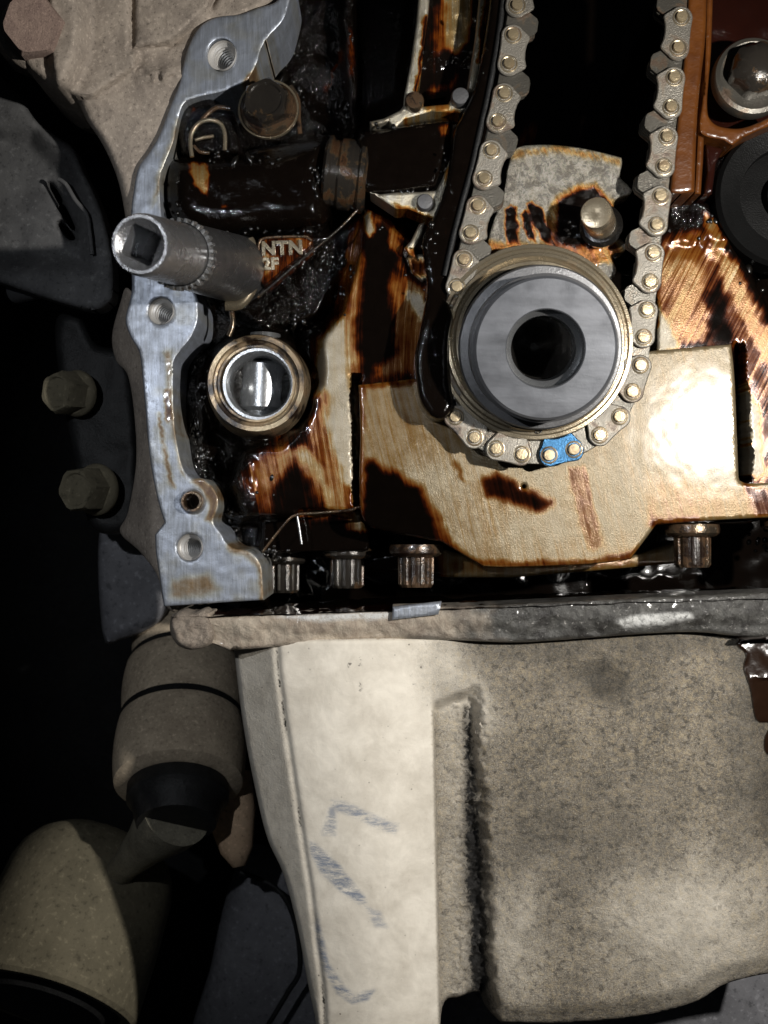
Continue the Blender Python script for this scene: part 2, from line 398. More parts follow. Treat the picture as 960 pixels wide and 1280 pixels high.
def flange_mat():
    s = NT('machined_gasket_face'); p = s.paint(); oc = s.coord(rnd=False)
    ml = s.noise(s.coord(rnd=False, scale=(14, 1, 1.2), rot=(0, math.radians(12), 0)), 2.2, 5, 0.65)
    n1 = s.noise(oc, 2.8, 7, 0.66, 0.4); f = s.noise(oc, 60, 2, 0.6)
    c = s.mix(s.mr(n1, 0.35, 0.65), (0.34, 0.375, 0.445), (0.22, 0.24, 0.275))
    c = s.mix(s.mr(ml, 0.42, 0.68, 0, 0.6), c, (0.44, 0.49, 0.60))
    t = s.math('ADD', p[0], s.math('MULTIPLY', s.math('SUBTRACT', n1, 0.5), s.math('MULTIPLY', p[0], 1.6)), clamp=True)
    c = s.mix(1.0, c, s.ramp(t, [(0, (1, 1, 1)), (0.25, (0.95, 0.86, 0.66)), (0.5, (0.55, 0.33, 0.14)), (0.75, (0.2, 0.07, 0.02)), (1, (0.03, 0.015, 0.01))]), 'MULTIPLY')
    nb = s.bump(ml, 0.18, 0.02); nb = s.bump(f, 0.12, 0.01, nb); nb = s.bump(n1, 0.15, 0.05, nb)
    s.set(Base_Color=c, Metallic=s.mr(t, 0.2, 0.8, 0.55, 0.0), Roughness=s.mr(n1, 0.3, 0.7, 0.34, 0.5), Normal=nb, Coat_Weight=s.mr(t, 0.3, 0.7, 0, 0.8), Coat_Roughness=0.08)
    return s.m
M['flange'] = flange_mat()
M['pan'] = pan_mat()
M['boss'] = metal('brown_stained_boss_steel', (0.50, 0.40, 0.26), 0.28, 0.65, 0.85, 0.2, 0.1, 0.5)
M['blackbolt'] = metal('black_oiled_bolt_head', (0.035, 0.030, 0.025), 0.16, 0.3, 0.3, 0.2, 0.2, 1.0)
M['steel'] = metal('turned_steel', (0.20, 0.20, 0.205), 0.36, 0.6, 0.0, 0.35, 0.15)
M['face'] = metal('worn_blue_grey_steel_face', (0.20, 0.208, 0.228), 0.34, 0.55, 0.0, 0.85, 0.04, brush=(0.6, 1, 3.0), bscale=1.5)
M['chain'] = metal('chain_plate_steel', (0.25, 0.23, 0.195), 0.38, 0.5, 0.42, 0.12, 0.5, 0.2)
M['lamina'] = metal('oily_laminated_steel', (0.14, 0.13, 0.11), 0.3, 0.6, 0.3, 0.12, 0.3, 0.5)
M['pin'] = metal('chain_pin_steel', (0.40, 0.32, 0.20), 0.30, 0.6, 0.25, 0.1, 0.3, 0.3)
M['blue'] = metal('blued_steel', (0.010, 0.070, 0.155), 0.25, 0.65, 0.12, 0.2, 0.3, 0.4)
M['gold'] = metal('varnished_ring_steel', (0.38, 0.32, 0.225), 0.25, 0.7, 0.30, 0.2, 0.1, 0.6)
M['bore'] = metal('bright_bore_steel', (0.42, 0.43, 0.44), 0.25, 0.8, 0.0, 0.3, 0.05)
M['thread'] = metal('bright_thread', (0.62, 0.60, 0.57), 0.4, 0.4, 0.0, 0.1, 0.05)
M['darksteel'] = metal('oil_black_steel', (0.012, 0.011, 0.010), 0.14, 0.0, 0.0, 0.2, 0.3, 0.9)
M['boltoil'] = metal('oily_bolt_steel', (0.13, 0.10, 0.07), 0.20, 0.75, 0.8, 0.2, 0.2, 0.8)
M['socket'] = metal('worn_chrome_socket', (0.17, 0.17, 0.175), 0.28, 0.7, 0.0, 0.35, 0.25, brush=(1, 1, 1), bscale=6)
M['chrome'] = metal('chrome_socket_rim', (0.38, 0.38, 0.39), 0.25, 0.8, 0.0, 0.4, 0.3)
M['housing'] = dusty('dusty_gearbox_casting', (0.38, 0.325, 0.27), (0.23, 0.195, 0.165), bs=0.5, scale=2.2)
M['rustbolt'] = dusty('dusty_rusted_bolt', (0.30, 0.22, 0.18), (0.20, 0.14, 0.12), bs=0.7, scale=5)
M['crust'] = dusty('crusted_dirt', (0.52, 0.44, 0.36), (0.33, 0.27, 0.22), bs=1.8, scale=7)
M['liner'] = dusty('dusty_black_plastic', (0.10, 0.10, 0.10), (0.05, 0.05, 0.052), rough=0.7, bs=0.3, scale=1.5)
M['boot'] = dusty('dusty_joint_steel', (0.58, 0.48, 0.35), (0.36, 0.29, 0.21), bs=0.4, scale=2)
M['shaft'] = dusty('olive_dusty_shaft', (0.26, 0.24, 0.18), (0.15, 0.135, 0.10), bs=0.5, scale=3)
M['cup'] = dusty('tan_dust_shield', (0.20, 0.175, 0.118), (0.12, 0.105, 0.07), bs=0.35, scale=1.1)
M['orange'] = dusty('pale_orange_cover', (0.62, 0.44, 0.29), (0.48, 0.33, 0.21), bs=0.2, scale=1.5)
M['rubber'] = dusty('black_rubber', (0.020, 0.020, 0.020), (0.010, 0.010, 0.010), rough=0.5, bs=0.4, scale=4)
M['dark'] = dusty('dark_underbody', (0.012, 0.012, 0.012), (0.006, 0.006, 0.006), rough=0.9, bs=0.3, scale=1)
M['grey'] = dusty('grey_subframe_paint', (0.22, 0.22, 0.235), (0.12, 0.12, 0.13), rough=0.6, bs=0.25, scale=1)
def sealant_mat():
    s = NT('wet_grey_grime'); oc = s.coord(rnd=False); p = s.paint()
    n1 = s.noise(oc, 4, 8, 0.7, 0.4); n2 = s.noise(oc, 22, 5, 0.7)
    c = s.mix(s.mr(n1, 0.38, 0.62), (0.10, 0.098, 0.09), (0.030, 0.028, 0.026))
    c = s.mix(s.mr(n2, 0.60, 0.72, 0, 0.8), c, (0.45, 0.43, 0.40))
    c = s.mix(s.math('MULTIPLY', p[1], 1.0, clamp=True), c, s.mix(s.mr(n1, .35, .65), (0.50, 0.43, 0.34), (0.28, 0.22, 0.17)))
    c = s.mix(s.math('MULTIPLY', p[2], s.mr(n2, 0.3, 0.5), clamp=True), c, (0.62, 0.62, 0.60))
    nb = s.bump(n1, 0.5, 0.12); nb = s.bump(n2, 0.45, 0.03, nb)
    s.set(Base_Color=c, Roughness=s.mr(p[1], 0, 1, 0.42, 0.8), Normal=nb, Coat_Weight=s.mr(s.noise(oc, 1.4, 3, 0.6), 0.48, 0.6, 0.0, 0.5), Coat_Roughness=0.12)
    return s.m
M['grime'] = sealant_mat()
def amber_mat():
    s = NT('amber_nylon_guide'); oc = s.coord(rnd=False); n1 = s.noise(oc, 2.5, 5, 0.6)
    c = s.mix(s.mr(n1, 0.35, 0.65), (0.13, 0.042, 0.007), (0.075, 0.022, 0.004))
    s.set(Base_Color=c, Roughness=0.32, Normal=s.bump(n1, 0.3, 0.1), Coat_Weight=0.8, Coat_Roughness=0.06); s.b.inputs['Subsurface Weight'].default_value = 0.0
    return s.m
M['amber'] = amber_mat()
def drip_mat():
    s = NT('fresh_brown_oil'); oc = s.coord(rnd=False); n1 = s.noise(oc, 5, 4, 0.6)
    s.set(Base_Color=s.mix(n1, (0.022, 0.010, 0.005), (0.010, 0.005, 0.003)), Roughness=0.2, Normal=s.bump(n1, 0.12, 0.05), Coat_Weight=1.0, Coat_Roughness=0.03)
    return s.m
M['drip'] = drip_mat()
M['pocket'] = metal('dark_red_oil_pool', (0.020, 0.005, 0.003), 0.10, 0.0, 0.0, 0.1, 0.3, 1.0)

# ------------------------------------------------------------------ engine block
block = empty('engine_block', P(330, 400, 0.5), 'cast engine block front with bluish machined gasket rail and black oily cavity', 'engine block')
FL = [(352,-30),(347,0),(322,10),(300,18),(280,20),(262,25),(247,37),(235,60),(228,87),(225,103),(213,133),(200,167),(187,190),(173,210),(167,240),(164,267),(163,310),(165,357),(162,377),(157,400),(163,420),(174,440),(178,470),(182,513),(186,560),(192,600),(200,635),(206,653),(194,668),(195,690),(200,725),(205,758),
      (265,754),(330,750),(329,725),(327,707),(320,695),(310,688),(293,685),(283,678),(277,667),(268,655),(268,646),(273,635),(272,620),(265,607),(253,598),(240,597),(230,586),(223,560),(219,533),(217,500),(217,467),(218,450),(227,437),(240,420),(247,403),(248,385),(246,370),(235,350),(222,330),(207,300),(202,267),(200,233),(203,213),(217,177),(222,153),(230,130),(247,122),(277,115),(297,107),(310,100),(322,77),(327,60),(338,43),(352,28),(360,10),(368,-30)]
FLs = smooth(FL, 3.5, sharp=(0, 31, 32, 33, 74, 27, 28))
fl_ops = [(0.42, 3, [(205,440),(212,440),(216,500),(222,560),(232,600),(225,590),(212,520)]),
          (0.85, 2, [(206,490),(211,486),(214,505),(214,525),(209,530),(206,515)]),
          (0.55, 2, [(196,515),(199,515),(210,570),(218,610),(214,612),(203,565)]),
          (0.75, 5, [(252,597),(266,607),(273,622),(272,640),(266,655),(258,650),(262,630),(252,610),(238,602)]),
          (0.45, 8, [(215,725),(260,715),(275,735),(255,748),(212,748)]),
          (0.5, 3, [(283,678),(310,688),(327,700),(330,750),(324,750),(321,710),(305,695),(285,690)]),
          (0.4, 4, [(196,250),(203,215),(218,178),(225,150),(221,150),(211,180),(197,215),(190,260)]),
          (0.6, 2, [(322,77),(330,55),(352,28),(356,30),(340,60),(326,90),(312,104),(300,108)])]
hs = [circ(277, 69, 18, 36, 20.5), circ(201, 389, 16, 36, 17), circ(237, 684, 16, 36, 17), circ(241, 627, 13, 32, 14)]
sheet('gasket_rail', FLs, M['flange'], lambda X, Y: 0.0+0.04*np.clip(fbm(X, Y, 60, 3), -1, 1)*0, 1.2, 4.0, hs, rnd=2.2, rdep=0.03,
      paint=layers(fl_ops, lambda X, Y: 0.03+0.22*sstep(0.1, 0.55, fbm(X, Y, 45, 5, 11))*sstep(500, 680, Y)+0.12*sstep(0.1, 0.5, fbm(X, Y, 25, 4, 14)), 3, 10), noise=lambda X, Y: 0.006*fbm(X, Y, 9, 3, 4), parent=block)
def threaded_hole(cx, cy, r, ry, label=None):
    c = P(cx, cy, 0.02); rings = []
    rr = (r+ry)/200
    rings.append((0.0, rr*1.02)); rings.append((-0.05, rr*0.99)); rings.append((-0.06, rr*0.90))
    z = -0.07; f = 0.0
    while z > -0.62:
        f = (-z-0.07)/0.55; k0 = rr*(0.90-0.45*f); rings += [(z, k0), (z-0.012, k0-0.026), (z-0.022, k0-0.026), (z-0.036, k0-0.004)]; z -= 0.042
    V = []; F = []; n = 40
    o = revolve('threaded_hole', rings+[(-1.0, rr*0.3)], M['thread'], c, (-0.30, -1, 0.08), n, block, cap=True, cap_end=False, sharp=20)
    return o
for a in ((277, 69, 17.5, 20), (201, 389, 16, 17), (237, 684, 16, 17)): threaded_hole(*a)
# hollow dowel in the rail
c = P(241, 627, 0.0)
revolve('hollow_dowel', [(-0.5, 0.14), (0.10, 0.14), (0.13, 0.125), (0.13, 0.10), (0.09, 0.09), (-0.5, 0.088)], M['boltoil'], c, (0.03, -1, 0), 40, block, cap=True, cap_end=False)
# side wall of the block, outside the rail
SW = smooth([(160,360),(150,380),(140,420),(145,450),(160,470),(168,520),(170,580),(160,640),(150,665),(175,690),(197,720),(206,756),(225,756),(225,650),(200,560),(190,450),(185,400)], 4)
sheet('outer_casting', SW, M['housing'], lambda X, Y: 0.35+np.clip((190-X)/40, 0, 1.5)*0.8, 1.5, 5, rnd=10, rdep=0.1, parent=block, noise=lambda X, Y: 0.05*fbm(X, Y, 25, 4))

# oily front wall of the cavity
CW = [(195,120),(230,128),(300,100),(345,30),(370,-40),(1010,-40),(1010,650),(960,648),(930,655),(466,660),(460,688),(375,690),(330,692),(268,668),(225,600),(205,500),(205,440),(235,400),(200,300)]
def cw_depth(X, Y):
    y = np.full(X.shape, 1.25)
    def up(poly, d, fe):
        nonlocal y
        m = sstep(-fe, fe, sdist(X+fbm(X, Y, 30, 3, 2)*4, Y+fbm(X, Y, 30, 3, 3)*4, poly)); y = y*(1-m)+d*m
    up([(640,-60),(850,-60),(815,180),(810,330),(600,330)], 3.6, 10)                       # void between the strands
    up([(380,-60),(520,-60),(500,120),(430,170),(390,130),(340,90)], 1.6, 12)
    up([(425,-60),(440,-60),(450,160),(440,180),(430,100)], 1.1, 5)
    up([(448,255),(480,268),(520,300),(560,350),(560,500),(450,500),(450,650),(300,650),(270,640),(300,560),(372,530),(396,480),(398,425),(425,385),(440,330)], 0.20, 9)
    up([(235,420),(262,440),(262,560),(300,640),(270,640),(235,590),(225,520)], 0.9, 9)
    up([(300,290),(400,290),(455,262),(440,330),(400,400),(330,420),(290,390)], 0.8, 10)
    up([(815,240),(885,250),(935,330),(1010,480),(1010,660),(815,660)], 0.38, 7)
    up([(850,-60),(1010,-60),(1010,250),(860,250)], 1.0, 8)
    up([(919,430),(929,432),(934,520),(938,598),(926,604),(921,560)], 1.2, 2.0)              # slot beside the plate
    up([(440,470),(452,470),(452,650),(443,650)], 0.9, 1.5)
    up([(329,646),(372,646),(372,638),(450,640),(462,665),(470,700),(320,700)], 0.75, 3)
    up([(255,480),(262,445),(290,420),(330,412),(365,425),(392,470),(385,520),(350,555),(310,560),(270,535)], 0.55, 7)
    return y
ops = [(0.52, 14, [(395,430),(425,385),(440,300),(452,268),(475,268),(510,300),(535,350),(535,478),(452,478),(447,640),(330,645),(300,600),(390,500)]),
       (0.10, 7, [(400,425),(422,402),(440,398),(447,440),(450,478),(447,560),(444,632),(428,610),(408,565),(394,510),(391,460)]),
       (0.50, 7, [(388,470),(396,500),(420,575),(440,628),(425,645),(400,600),(385,540)]),
       (0.95, 8, [(395,500),(378,540),(400,580),(425,640),(415,645),(390,610),(360,560),(370,520)]),
       (0.22, 9, [(352,570),(385,560),(408,590),(425,635),(405,640),(380,610),(358,600)]),
       (0.95, 8, [(350,595),(366,585),(384,603),(402,640),(340,650),(335,620)]),
       (1.0, 9, [(458,275),(498,285),(500,325),(490,360),(492,415),(512,455),(515,476),(455,478),(449,430),(447,370),(452,320)]),
       (0.58, 6, [(430,320),(447,275),(455,272),(455,330),(448,385),(425,400),(418,390)]),
       (0.15, 3, [(452,268),(460,264),(468,285),(464,298),(456,288)]),
       (0.55, 4, [(484,285),(505,281),(508,292),(496,322),(486,312)]),
       (0.52, 9, [(493,345),(512,372),(522,420),(518,468),(470,474),(468,462),(498,440)]),
       (0.12, 4, [(510,362),(527,366),(535,382),(533,402),(526,406),(516,388)]),
       (0.9, 5, [(500,300),(545,320),(540,365),(528,360),(508,345)]),
       (0.58, 12, [(822,300),(850,290),(880,290),(905,300),(960,430),(1010,520),(1010,660),(940,650),(930,430),(820,437)]),
       (0.43, 7, [(825,345),(850,318),(872,325),(888,380),(878,428),(850,432),(824,380)]),
       (0.05, 5, [(820,372),(832,395),(852,437),(820,440)]),
       (0.95, 7, [(886,362),(902,350),(918,405),(914,430),(889,425)]),
       (0.62, 6, [(898,330),(915,360),(960,470),(1000,560),(1000,600),(940,520),(915,430)]),
       (0.36, 5, [(880,262),(892,272),(925,340),(960,400),(1000,460),(1000,520),(955,450),(918,380),(890,320)]),
       (0.95, 9, [(930,300),(1010,330),(1010,440),(960,400),(930,340)]),
       (0.04, 3, [(930,470),(938,490),(950,520),(956,590),(940,602),(934,560)]),  # bright streak paints the flare on the side wall as bare metal
       (0.97, 2, [(917,430),(930,430),(936,520),(940,600),(925,606),(921,560)]),
       (0.62, 7, [(660,150),(672,150),(668,182),(648,184)]),
       (0.63, 6, [(433,30),(437,30),(442,95),(436,100)]),
       (0.60, 4, [(404,110),(425,60),(430,62),(410,115)]),
       (0.55, 4, [(384,300),(391,297),(352,345),(345,345)]),
       (0.35, 2, [(372,645),(450,640),(450,637),(372,641)]),  # pale line paints the highlight along the casting's lower edge
       (0.30, 4, [(432,640),(450,638),(463,664),(436,664)])]
def cw_flow(X, Y):
    a = np.radians(-14)*sstep(560, 300, X)*0+np.radians(12)*sstep(700, 850, X)*-2.2
    cx = np.where(X > 700, 860, 450); 
    right = X > 700
    t = np.radians(-27)
    u = np.where(right, (X-860)*np.cos(t)-(Y-350)*-np.sin(t)*-1, X+14*np.sin((Y-300)/90)+(X-470)*0.0012*(Y-300)*0.6)
    v = np.where(right, (Y-350)*np.cos(t)+(X-860)*-np.sin(t), Y)
    return u, v
sheet('cavity_wall', smooth(CW, 5, sharp=range(len(CW))), M['cast'], cw_depth, 1.0, 3.2, (), rnd=2, rdep=0.05, paint=lambda X, Y: (layers(ops, 1.0, 7, 15)(X, Y), np.clip(sstep(8, -12, X-np.where(Y > 540, 318, 385))+sstep(830, 850, X)*sstep(300, 270, Y)+sstep(445, 425, X)*sstep(400, 340, Y)+sstep(560, 540, X)*sstep(200, 170, Y), 0, 1)), flow=cw_flow,
      noise=lambda X, Y: (0.004+0.11*np.maximum(sstep(8, -12, X-np.where(Y > 540, 318, 385)), sstep(830, 850, X)*sstep(330, 290, Y)+sstep(440, 420, X)*sstep(330, 300, Y)))*fbm(X, Y, 26, 4, 6), parent=block, sharp=80)
# recess under the crankcase: back wall and pale ledge
sheet('recess_wall', [(300,640),(1010,640),(1010,790),(300,790)], M['blackcalm'], 2.6, 0.3, 9, paint=lambda X, Y: (X*0+1.0, X*0), parent=block, noise=lambda X, Y: .05*fbm(X, Y, 30, 3))
sheet('crankcase_ledge', smooth([(545,683),(570,690),(640,704),(780,698),(845,676),(848,704),(760,712),(640,722),(560,722),(440,712),(440,700)], 4, sharp=range(11)), M['plate'],
      1.3, 0.6, 5, rnd=3, rdep=0.06, paint=layers([(1.0, 6, [(400,690),(545,690),(548,725),(400,730)]), (0.4, 8, [(560,700),(840,700),(840,712),(560,712)])], 0.2), parent=block)
# oil gallery boss with nested rings and bright bore
g = P(323, 483, 0.35)
boss = revolve('gallery_boss', [(-0.6, 0.70), (0.0, 0.66), (0.30, 0.62), (0.36, 0.60), (0.36, 0.545), (0.31, 0.53), (0.30, 0.50), (0.33, 0.48), (0.33, 0.455), (0.22, 0.44)], M['boss'], g, (0.03, -1, 0.0), 72, block, cap=False, cap_end=False, sharp=30)
gi = P(326, 483, 0.30)
revolve('gallery_sleeve', [(-0.05, 0.47), (0.24, 0.47), (0.27, 0.45), (0.27, 0.415), (0.20, 0.385), (0.0, 0.375), (-1.6, 0.375)], M['bore'], gi, (0.02, -1, 0), 72, boss, cap=True, cap_end=False, sharp=30)
# plunger seen through the gallery mouth
revolve('gallery_plunger', [(-0.7, 0.20), (-0.33, 0.26), (-0.28, 0.33), (0.28, 0.33), (0.33, 0.26), (0.7, 0.20)], M['bore'], P(329, 484, 0.72), (0.04, 0, 1), 48, boss, sharp=30)

# main bearing plate -------------------------------------------------------
PL = [(448,481),(520,473),(680,453),(820,438),(914,430),(918,470),(921,540),(923,592),(932,604),(1000,600),(1000,645),(960,647),(900,650),(830,655),(820,656),(806,675),(788,699),(740,705),(640,709),(604,708),(585,697),(552,677),(500,668),(466,660),(452,645),(449,600),(450,540)]
PLs = smooth(PL, 4, sharp=(0,1,2,3,4,7,9,10,14,16,19,21,23))
pl_ops = [(0.24, 16, [(448,480),(600,470),(590,560),(470,600),(448,560)]),
          (0.22, 25, [(590,700),(560,640),(600,590),(700,640),(800,690)]),
          (0.14, 20, [(640,640),(700,630),(760,660),(700,690),(620,680)]),
          (1.0, 5, [(456,640),(458,588),(464,578),(478,590),(492,592),(508,606),(522,612),(533,632),(545,655),(553,676),(500,670),(466,662),(454,655)]),
          (0.62, 6, [(533,625),(545,640),(562,676),(590,698),(580,700),(548,676)]),
          (0.85, 4, [(606,600),(620,597),(634,603),(645,610),(668,620),(688,630),(672,634),(648,627),(628,622),(612,618)]),
          (0.62, 4, [(567,575),(572,576),(580,595),(583,606),(576,598)]),
          (0.42, 4, [(708,584),(733,582),(737,612),(745,645),(752,672),(752,684),(744,690),(734,686),(727,660),(716,620)]),
          (0.92, 4, [(818,655),(820,625),(830,620),(845,635),(868,642),(876,652)]),
          (0.27, 12, [(805,590),(840,600),(930,612),(1000,615),(1000,650),(815,652)]),
          (0.62, 6, [(925,600),(950,612),(1000,612),(1000,640),(948,645),(935,620)]),
          (0.55, 5, [(590,697),(640,703),(740,699),(790,688),(800,682),(786,702),(640,712),(590,706)]),
          (0.5, 5, [(446,480),(456,490),(456,640),(446,640)]),  # left edge strip painted darker for the shadow of the gap
          (0.55, 3, [(448,480),(540,471),(540,478),(448,488)])]
plate = sheet('bearing_plate', PLs, M['plate'], 0.08, 0.9, 3.2, [circ(655, 608, 2.6, 10)], rnd=3.0, rdep=0.05, paint=layers(pl_ops, 0.15, 4, 12, 3),
              flow=lambda X, Y: ((X-600)+(Y-600)*-0.25, Y), noise=lambda X, Y: 0.002*fbm(X, Y, 16, 3, 8))
tag(plate, 'tan varnished flat bearing plate with oil streaks, below and behind the sprocket', 'bearing plate')

# ------------------------------------------------------------------ hex and splined bolts
def hexbolt(name, c, axis, r, h, mat, label, flange=None, rot=0.0, dish=True, cat='bolt', group=None, fmat=None):
    t = empty(name, c, label, cat, group)
    c = Vector(c); ax = Vector(axis).normalized()
    if flange:
        revolve('flange', [(-0.03, flange*0.96), (0.03, flange), (0.07, flange*0.97), (0.12, flange*0.86)], fmat or mat, c, axis, 48, t, rot)
    rings = [(0.0, r, 6), (h*0.82, r, 6), (h, r*0.93, 6, r*1.0)]
    if dish: rings += [(h*0.99, r*0.82), (h*0.90, r*0.74), (h*0.89, r*0.5)]
    revolve('hex_head', rings, mat, c+ax*(0.1 if flange else 0), axis, 48, t, rot, sharp=25)
    return t
def splinebolt(c, label):
    """twelve-point flange bolt standing head down"""
    t = empty('splined_bolt', c, label, 'bolt', 'bolts under the bearing plate')
    ax = (0, -0.05, -1)
    revolve('washer_flange', [(-0.05, 0.34), (0.0, 0.35), (0.06, 0.345), (0.09, 0.31), (0.11, 0.27)], M['boltoil'], c, ax, 48, t)
    revolve('splined_head', [(0.08, 0.225, -12), (0.46, 0.22, -12), (0.50, 0.20), (0.50, 0.12), (0.42, 0.11)], M['boltoil'], c, ax, 96, t, sharp=25)
    return t
splinebolt(P(520, 686, 0.55), 'splined bolt head hanging under the plate beneath the black oil patch')
splinebolt(P(865, 661, 0.45), 'splined bolt head hanging under the right end of the bearing plate')
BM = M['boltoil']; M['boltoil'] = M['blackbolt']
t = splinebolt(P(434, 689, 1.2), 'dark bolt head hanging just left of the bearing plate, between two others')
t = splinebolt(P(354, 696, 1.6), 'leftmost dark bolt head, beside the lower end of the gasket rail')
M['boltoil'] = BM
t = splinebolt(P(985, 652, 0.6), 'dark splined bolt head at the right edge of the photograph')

# beads added over the black castings to catch the lamps as wet glints
def glint_domes(name, clusters, depthf, parent, seed=1, mat=None):
    rr = random.Random(seed); V = []; F = []
    for (cx, cy, sx, sy, cnt, rmin, rmax) in clusters:
        for _ in range(cnt):
            x = rr.gauss(cx, sx); y = rr.gauss(cy, sy)
            d = float(depthf(np.array([x]), np.array([y]))[0])
            c = P(x, y, d); r = rr.uniform(rmin, rmax)/100*rr.uniform(0.8, 1.35); el = rr.uniform(1.0, 2.6) if rr.random() < 0.4 else rr.uniform(0.8, 1.2); an = rr.uniform(-0.5, 0.5)+(math.pi/2)
            h = r*rr.uniform(0.35, 0.7); s_ = len(V)
            V.append((c.x, c.y-h, c.z))
            for (f, hh) in ((0.45, 0.86), (0.8, 0.5), (1.0, 0.0)):
                for k in range(9):
                    t = 2*math.pi*k/9; u = r*f*math.cos(t)*el; v = r*f*math.sin(t)
                    V.append((c.x+u*math.cos(an)-v*math.sin(an), c.y-h*hh+(0.03 if hh == 0 else 0), c.z+u*math.sin(an)+v*math.cos(an)))
            for k in range(9):
                k2 = (k+1) % 9
                F.append((s_, s_+1+k2, s_+1+k))
                for j in range(2): F.append((s_+1+j*9+k, s_+1+j*9+k2, s_+10+j*9+k2, s_+10+j*9+k))
    o = mesh_obj(name, V, F, mat or M['glint'], parent); o['kind'] = 'stuff'; return o
M['soot'] = metal('dull_black_oil_film', (0.006, 0.006, 0.006), 0.3, 0.0, 0.0, 0.1, 0.2, 0.0); M['soot'].node_tree.nodes['Principled BSDF'].inputs['Specular IOR Level'].default_value = 0.08
M['glint'] = metal('glint_dome_black', (0.006, 0.005, 0.004), 0.20, 0.0, 0.0, 0.05, 0.0, 0.0)
M['glint'].node_tree.nodes['Principled BSDF'].inputs['Specular IOR Level'].default_value = 0.6
glint_domes('cavity_glints', [(249,495,5,30,26,2,4),(255,575,10,10,22,2,4),(245,540,6,12,10,2,4),(270,680,8,14,18,2,4),(288,655,8,16,12,2,5),(340,88,12,20,22,2,5.5),(365,100,14,12,14,2,5),(385,60,20,30,16,1.5,4),(400,325,14,10,24,2,6),(372,395,10,14,18,2,4.5),
  (330,385,14,12,10,1.5,4),(425,350,10,20,14,1.5,3.5),(430,130,8,22,14,1.5,4),(270,130,10,8,18,2,4.5),(460,60,12,40,10,1.5,3.5),(490,270,8,8,8,1.5,4),(890,262,14,14,18,1.5,4),(945,330,14,20,18,1.5,5),(300,620,30,20,12,1.5,3),(345,690,10,8,14,2,4),(390,130,8,10,8,1.5,4),(520,330,10,12,12,2,5),(300,150,8,14,10,1.5,4),(950,675,14,8,10,2,4)],
  cw_depth, block, 5)
# ------------------------------------------------------------------ crank sprocket and nose
cs = empty('crank_sprocket', P(664, 433, 0.1), 'polished stepped ring sprocket that the timing chain wraps around', 'sprocket')
cc = P(664, 433, 0.05)
revolve('ring_flange', [(-0.05, 1.10), (0.28, 1.10), (0.30, 1.19), (0.34, 1.205), (0.38, 1.19), (0.385, 1.15), (0.36, 1.13), (0.365, 1.10), (0.41, 1.08), (0.415, 1.045), (0.38, 1.02), (0.40, 0.99), (0.44, 0.97), (0.44, 0.93), (0.30, 0.90), (-0.05, 0.90)], M['gold'], cc, (0, -1, 0), 128, cs, cap=False, cap_end=False, sharp=25)
teeth = []
V = []; F = []
for k in range(38):                                             # toothed wheel behind the ring flange
    a0 = 2*math.pi*k/38
    for (da, r) in ((-0.05, 1.10), (-0.025, 1.24), (0.025, 1.24), (0.05, 1.10)):
        V.append((cc.x+r*math.cos(a0+da), 0.02, cc.z+r*math.sin(a0+da))); V.append((cc.x+r*math.cos(a0+da), 0.30, cc.z+r*math.sin(a0+da)))
    b = k*8
    F += [(b, b+2, b+4, b+6), (b+1, b+7, b+5, b+3), (b, b+1, b+3, b+2), (b+2, b+3, b+5, b+4), (b+4, b+5, b+7, b+6)]
mesh_obj('sprocket_teeth', V, F, M['darksteel'], cs, False)
revolve('dowel_hole', [(0.0, 0.05), (0.012, 0.05), (0.012, 0.038), (-0.05, 0.036)], M['darksteel'], P(673, 537, -0.33), (0, -1, 0), 20, cs, cap_end=False)
ns = empty('crankshaft_nose', P(682, 436, -0.5), 'thick grey steel crankshaft end with dark threaded centre bore', 'crankshaft')
nb = P(669, 434, -0.05); nf = P(682, 436, -1.3)
nax = nf-nb; L = nax.length
NR = 0.895*(D-1.3)/D
# stepped sleeve body
revolve('sleeve', [(-0.5, 0.97), (L-0.62, 0.97), (L-0.58, 0.95), (L-0.57, 0.86), (L-0.16, 0.85), (L-0.14, NR)], M['steel'], nb, nax, 128, ns, cap=False, cap_end=False, sharp=25)
revolve('nose_face', [(-0.16, NR), (-0.03, NR), (0.0, NR-0.03), (0.0, 0.455), (-0.012, 0.443)], M['face'], nf, nax, 128, ns, cap=False, cap_end=False, sharp=25)
revolve('centre_bore', [(-0.012, 0.443), (-0.20, 0.436), (-0.22, 0.40), (-0.24, 0.375), (-0.60, 0.372)], M['bore'], nf, nax, 96, ns, cap=False, cap_end=False, sharp=25)
revolve('bore_bottom', [(-0.60, 0.372), (-1.1, 0.37), (-1.3, 0.20), (-1.4, 0.05)], M['darksteel'], nf, nax, 96, ns, cap=True, cap_end=False, sharp=25)
z = -0.62; th = []
while z > -1.05: th += [(z, 0.366), (z-0.02, 0.350), (z-0.03, 0.350), (z-0.05, 0.366)]; z -= 0.06
revolve('bore_thread', th, M['darksteel'], nf, nax, 64, ns, cap=False, cap_end=False, sharp=20)

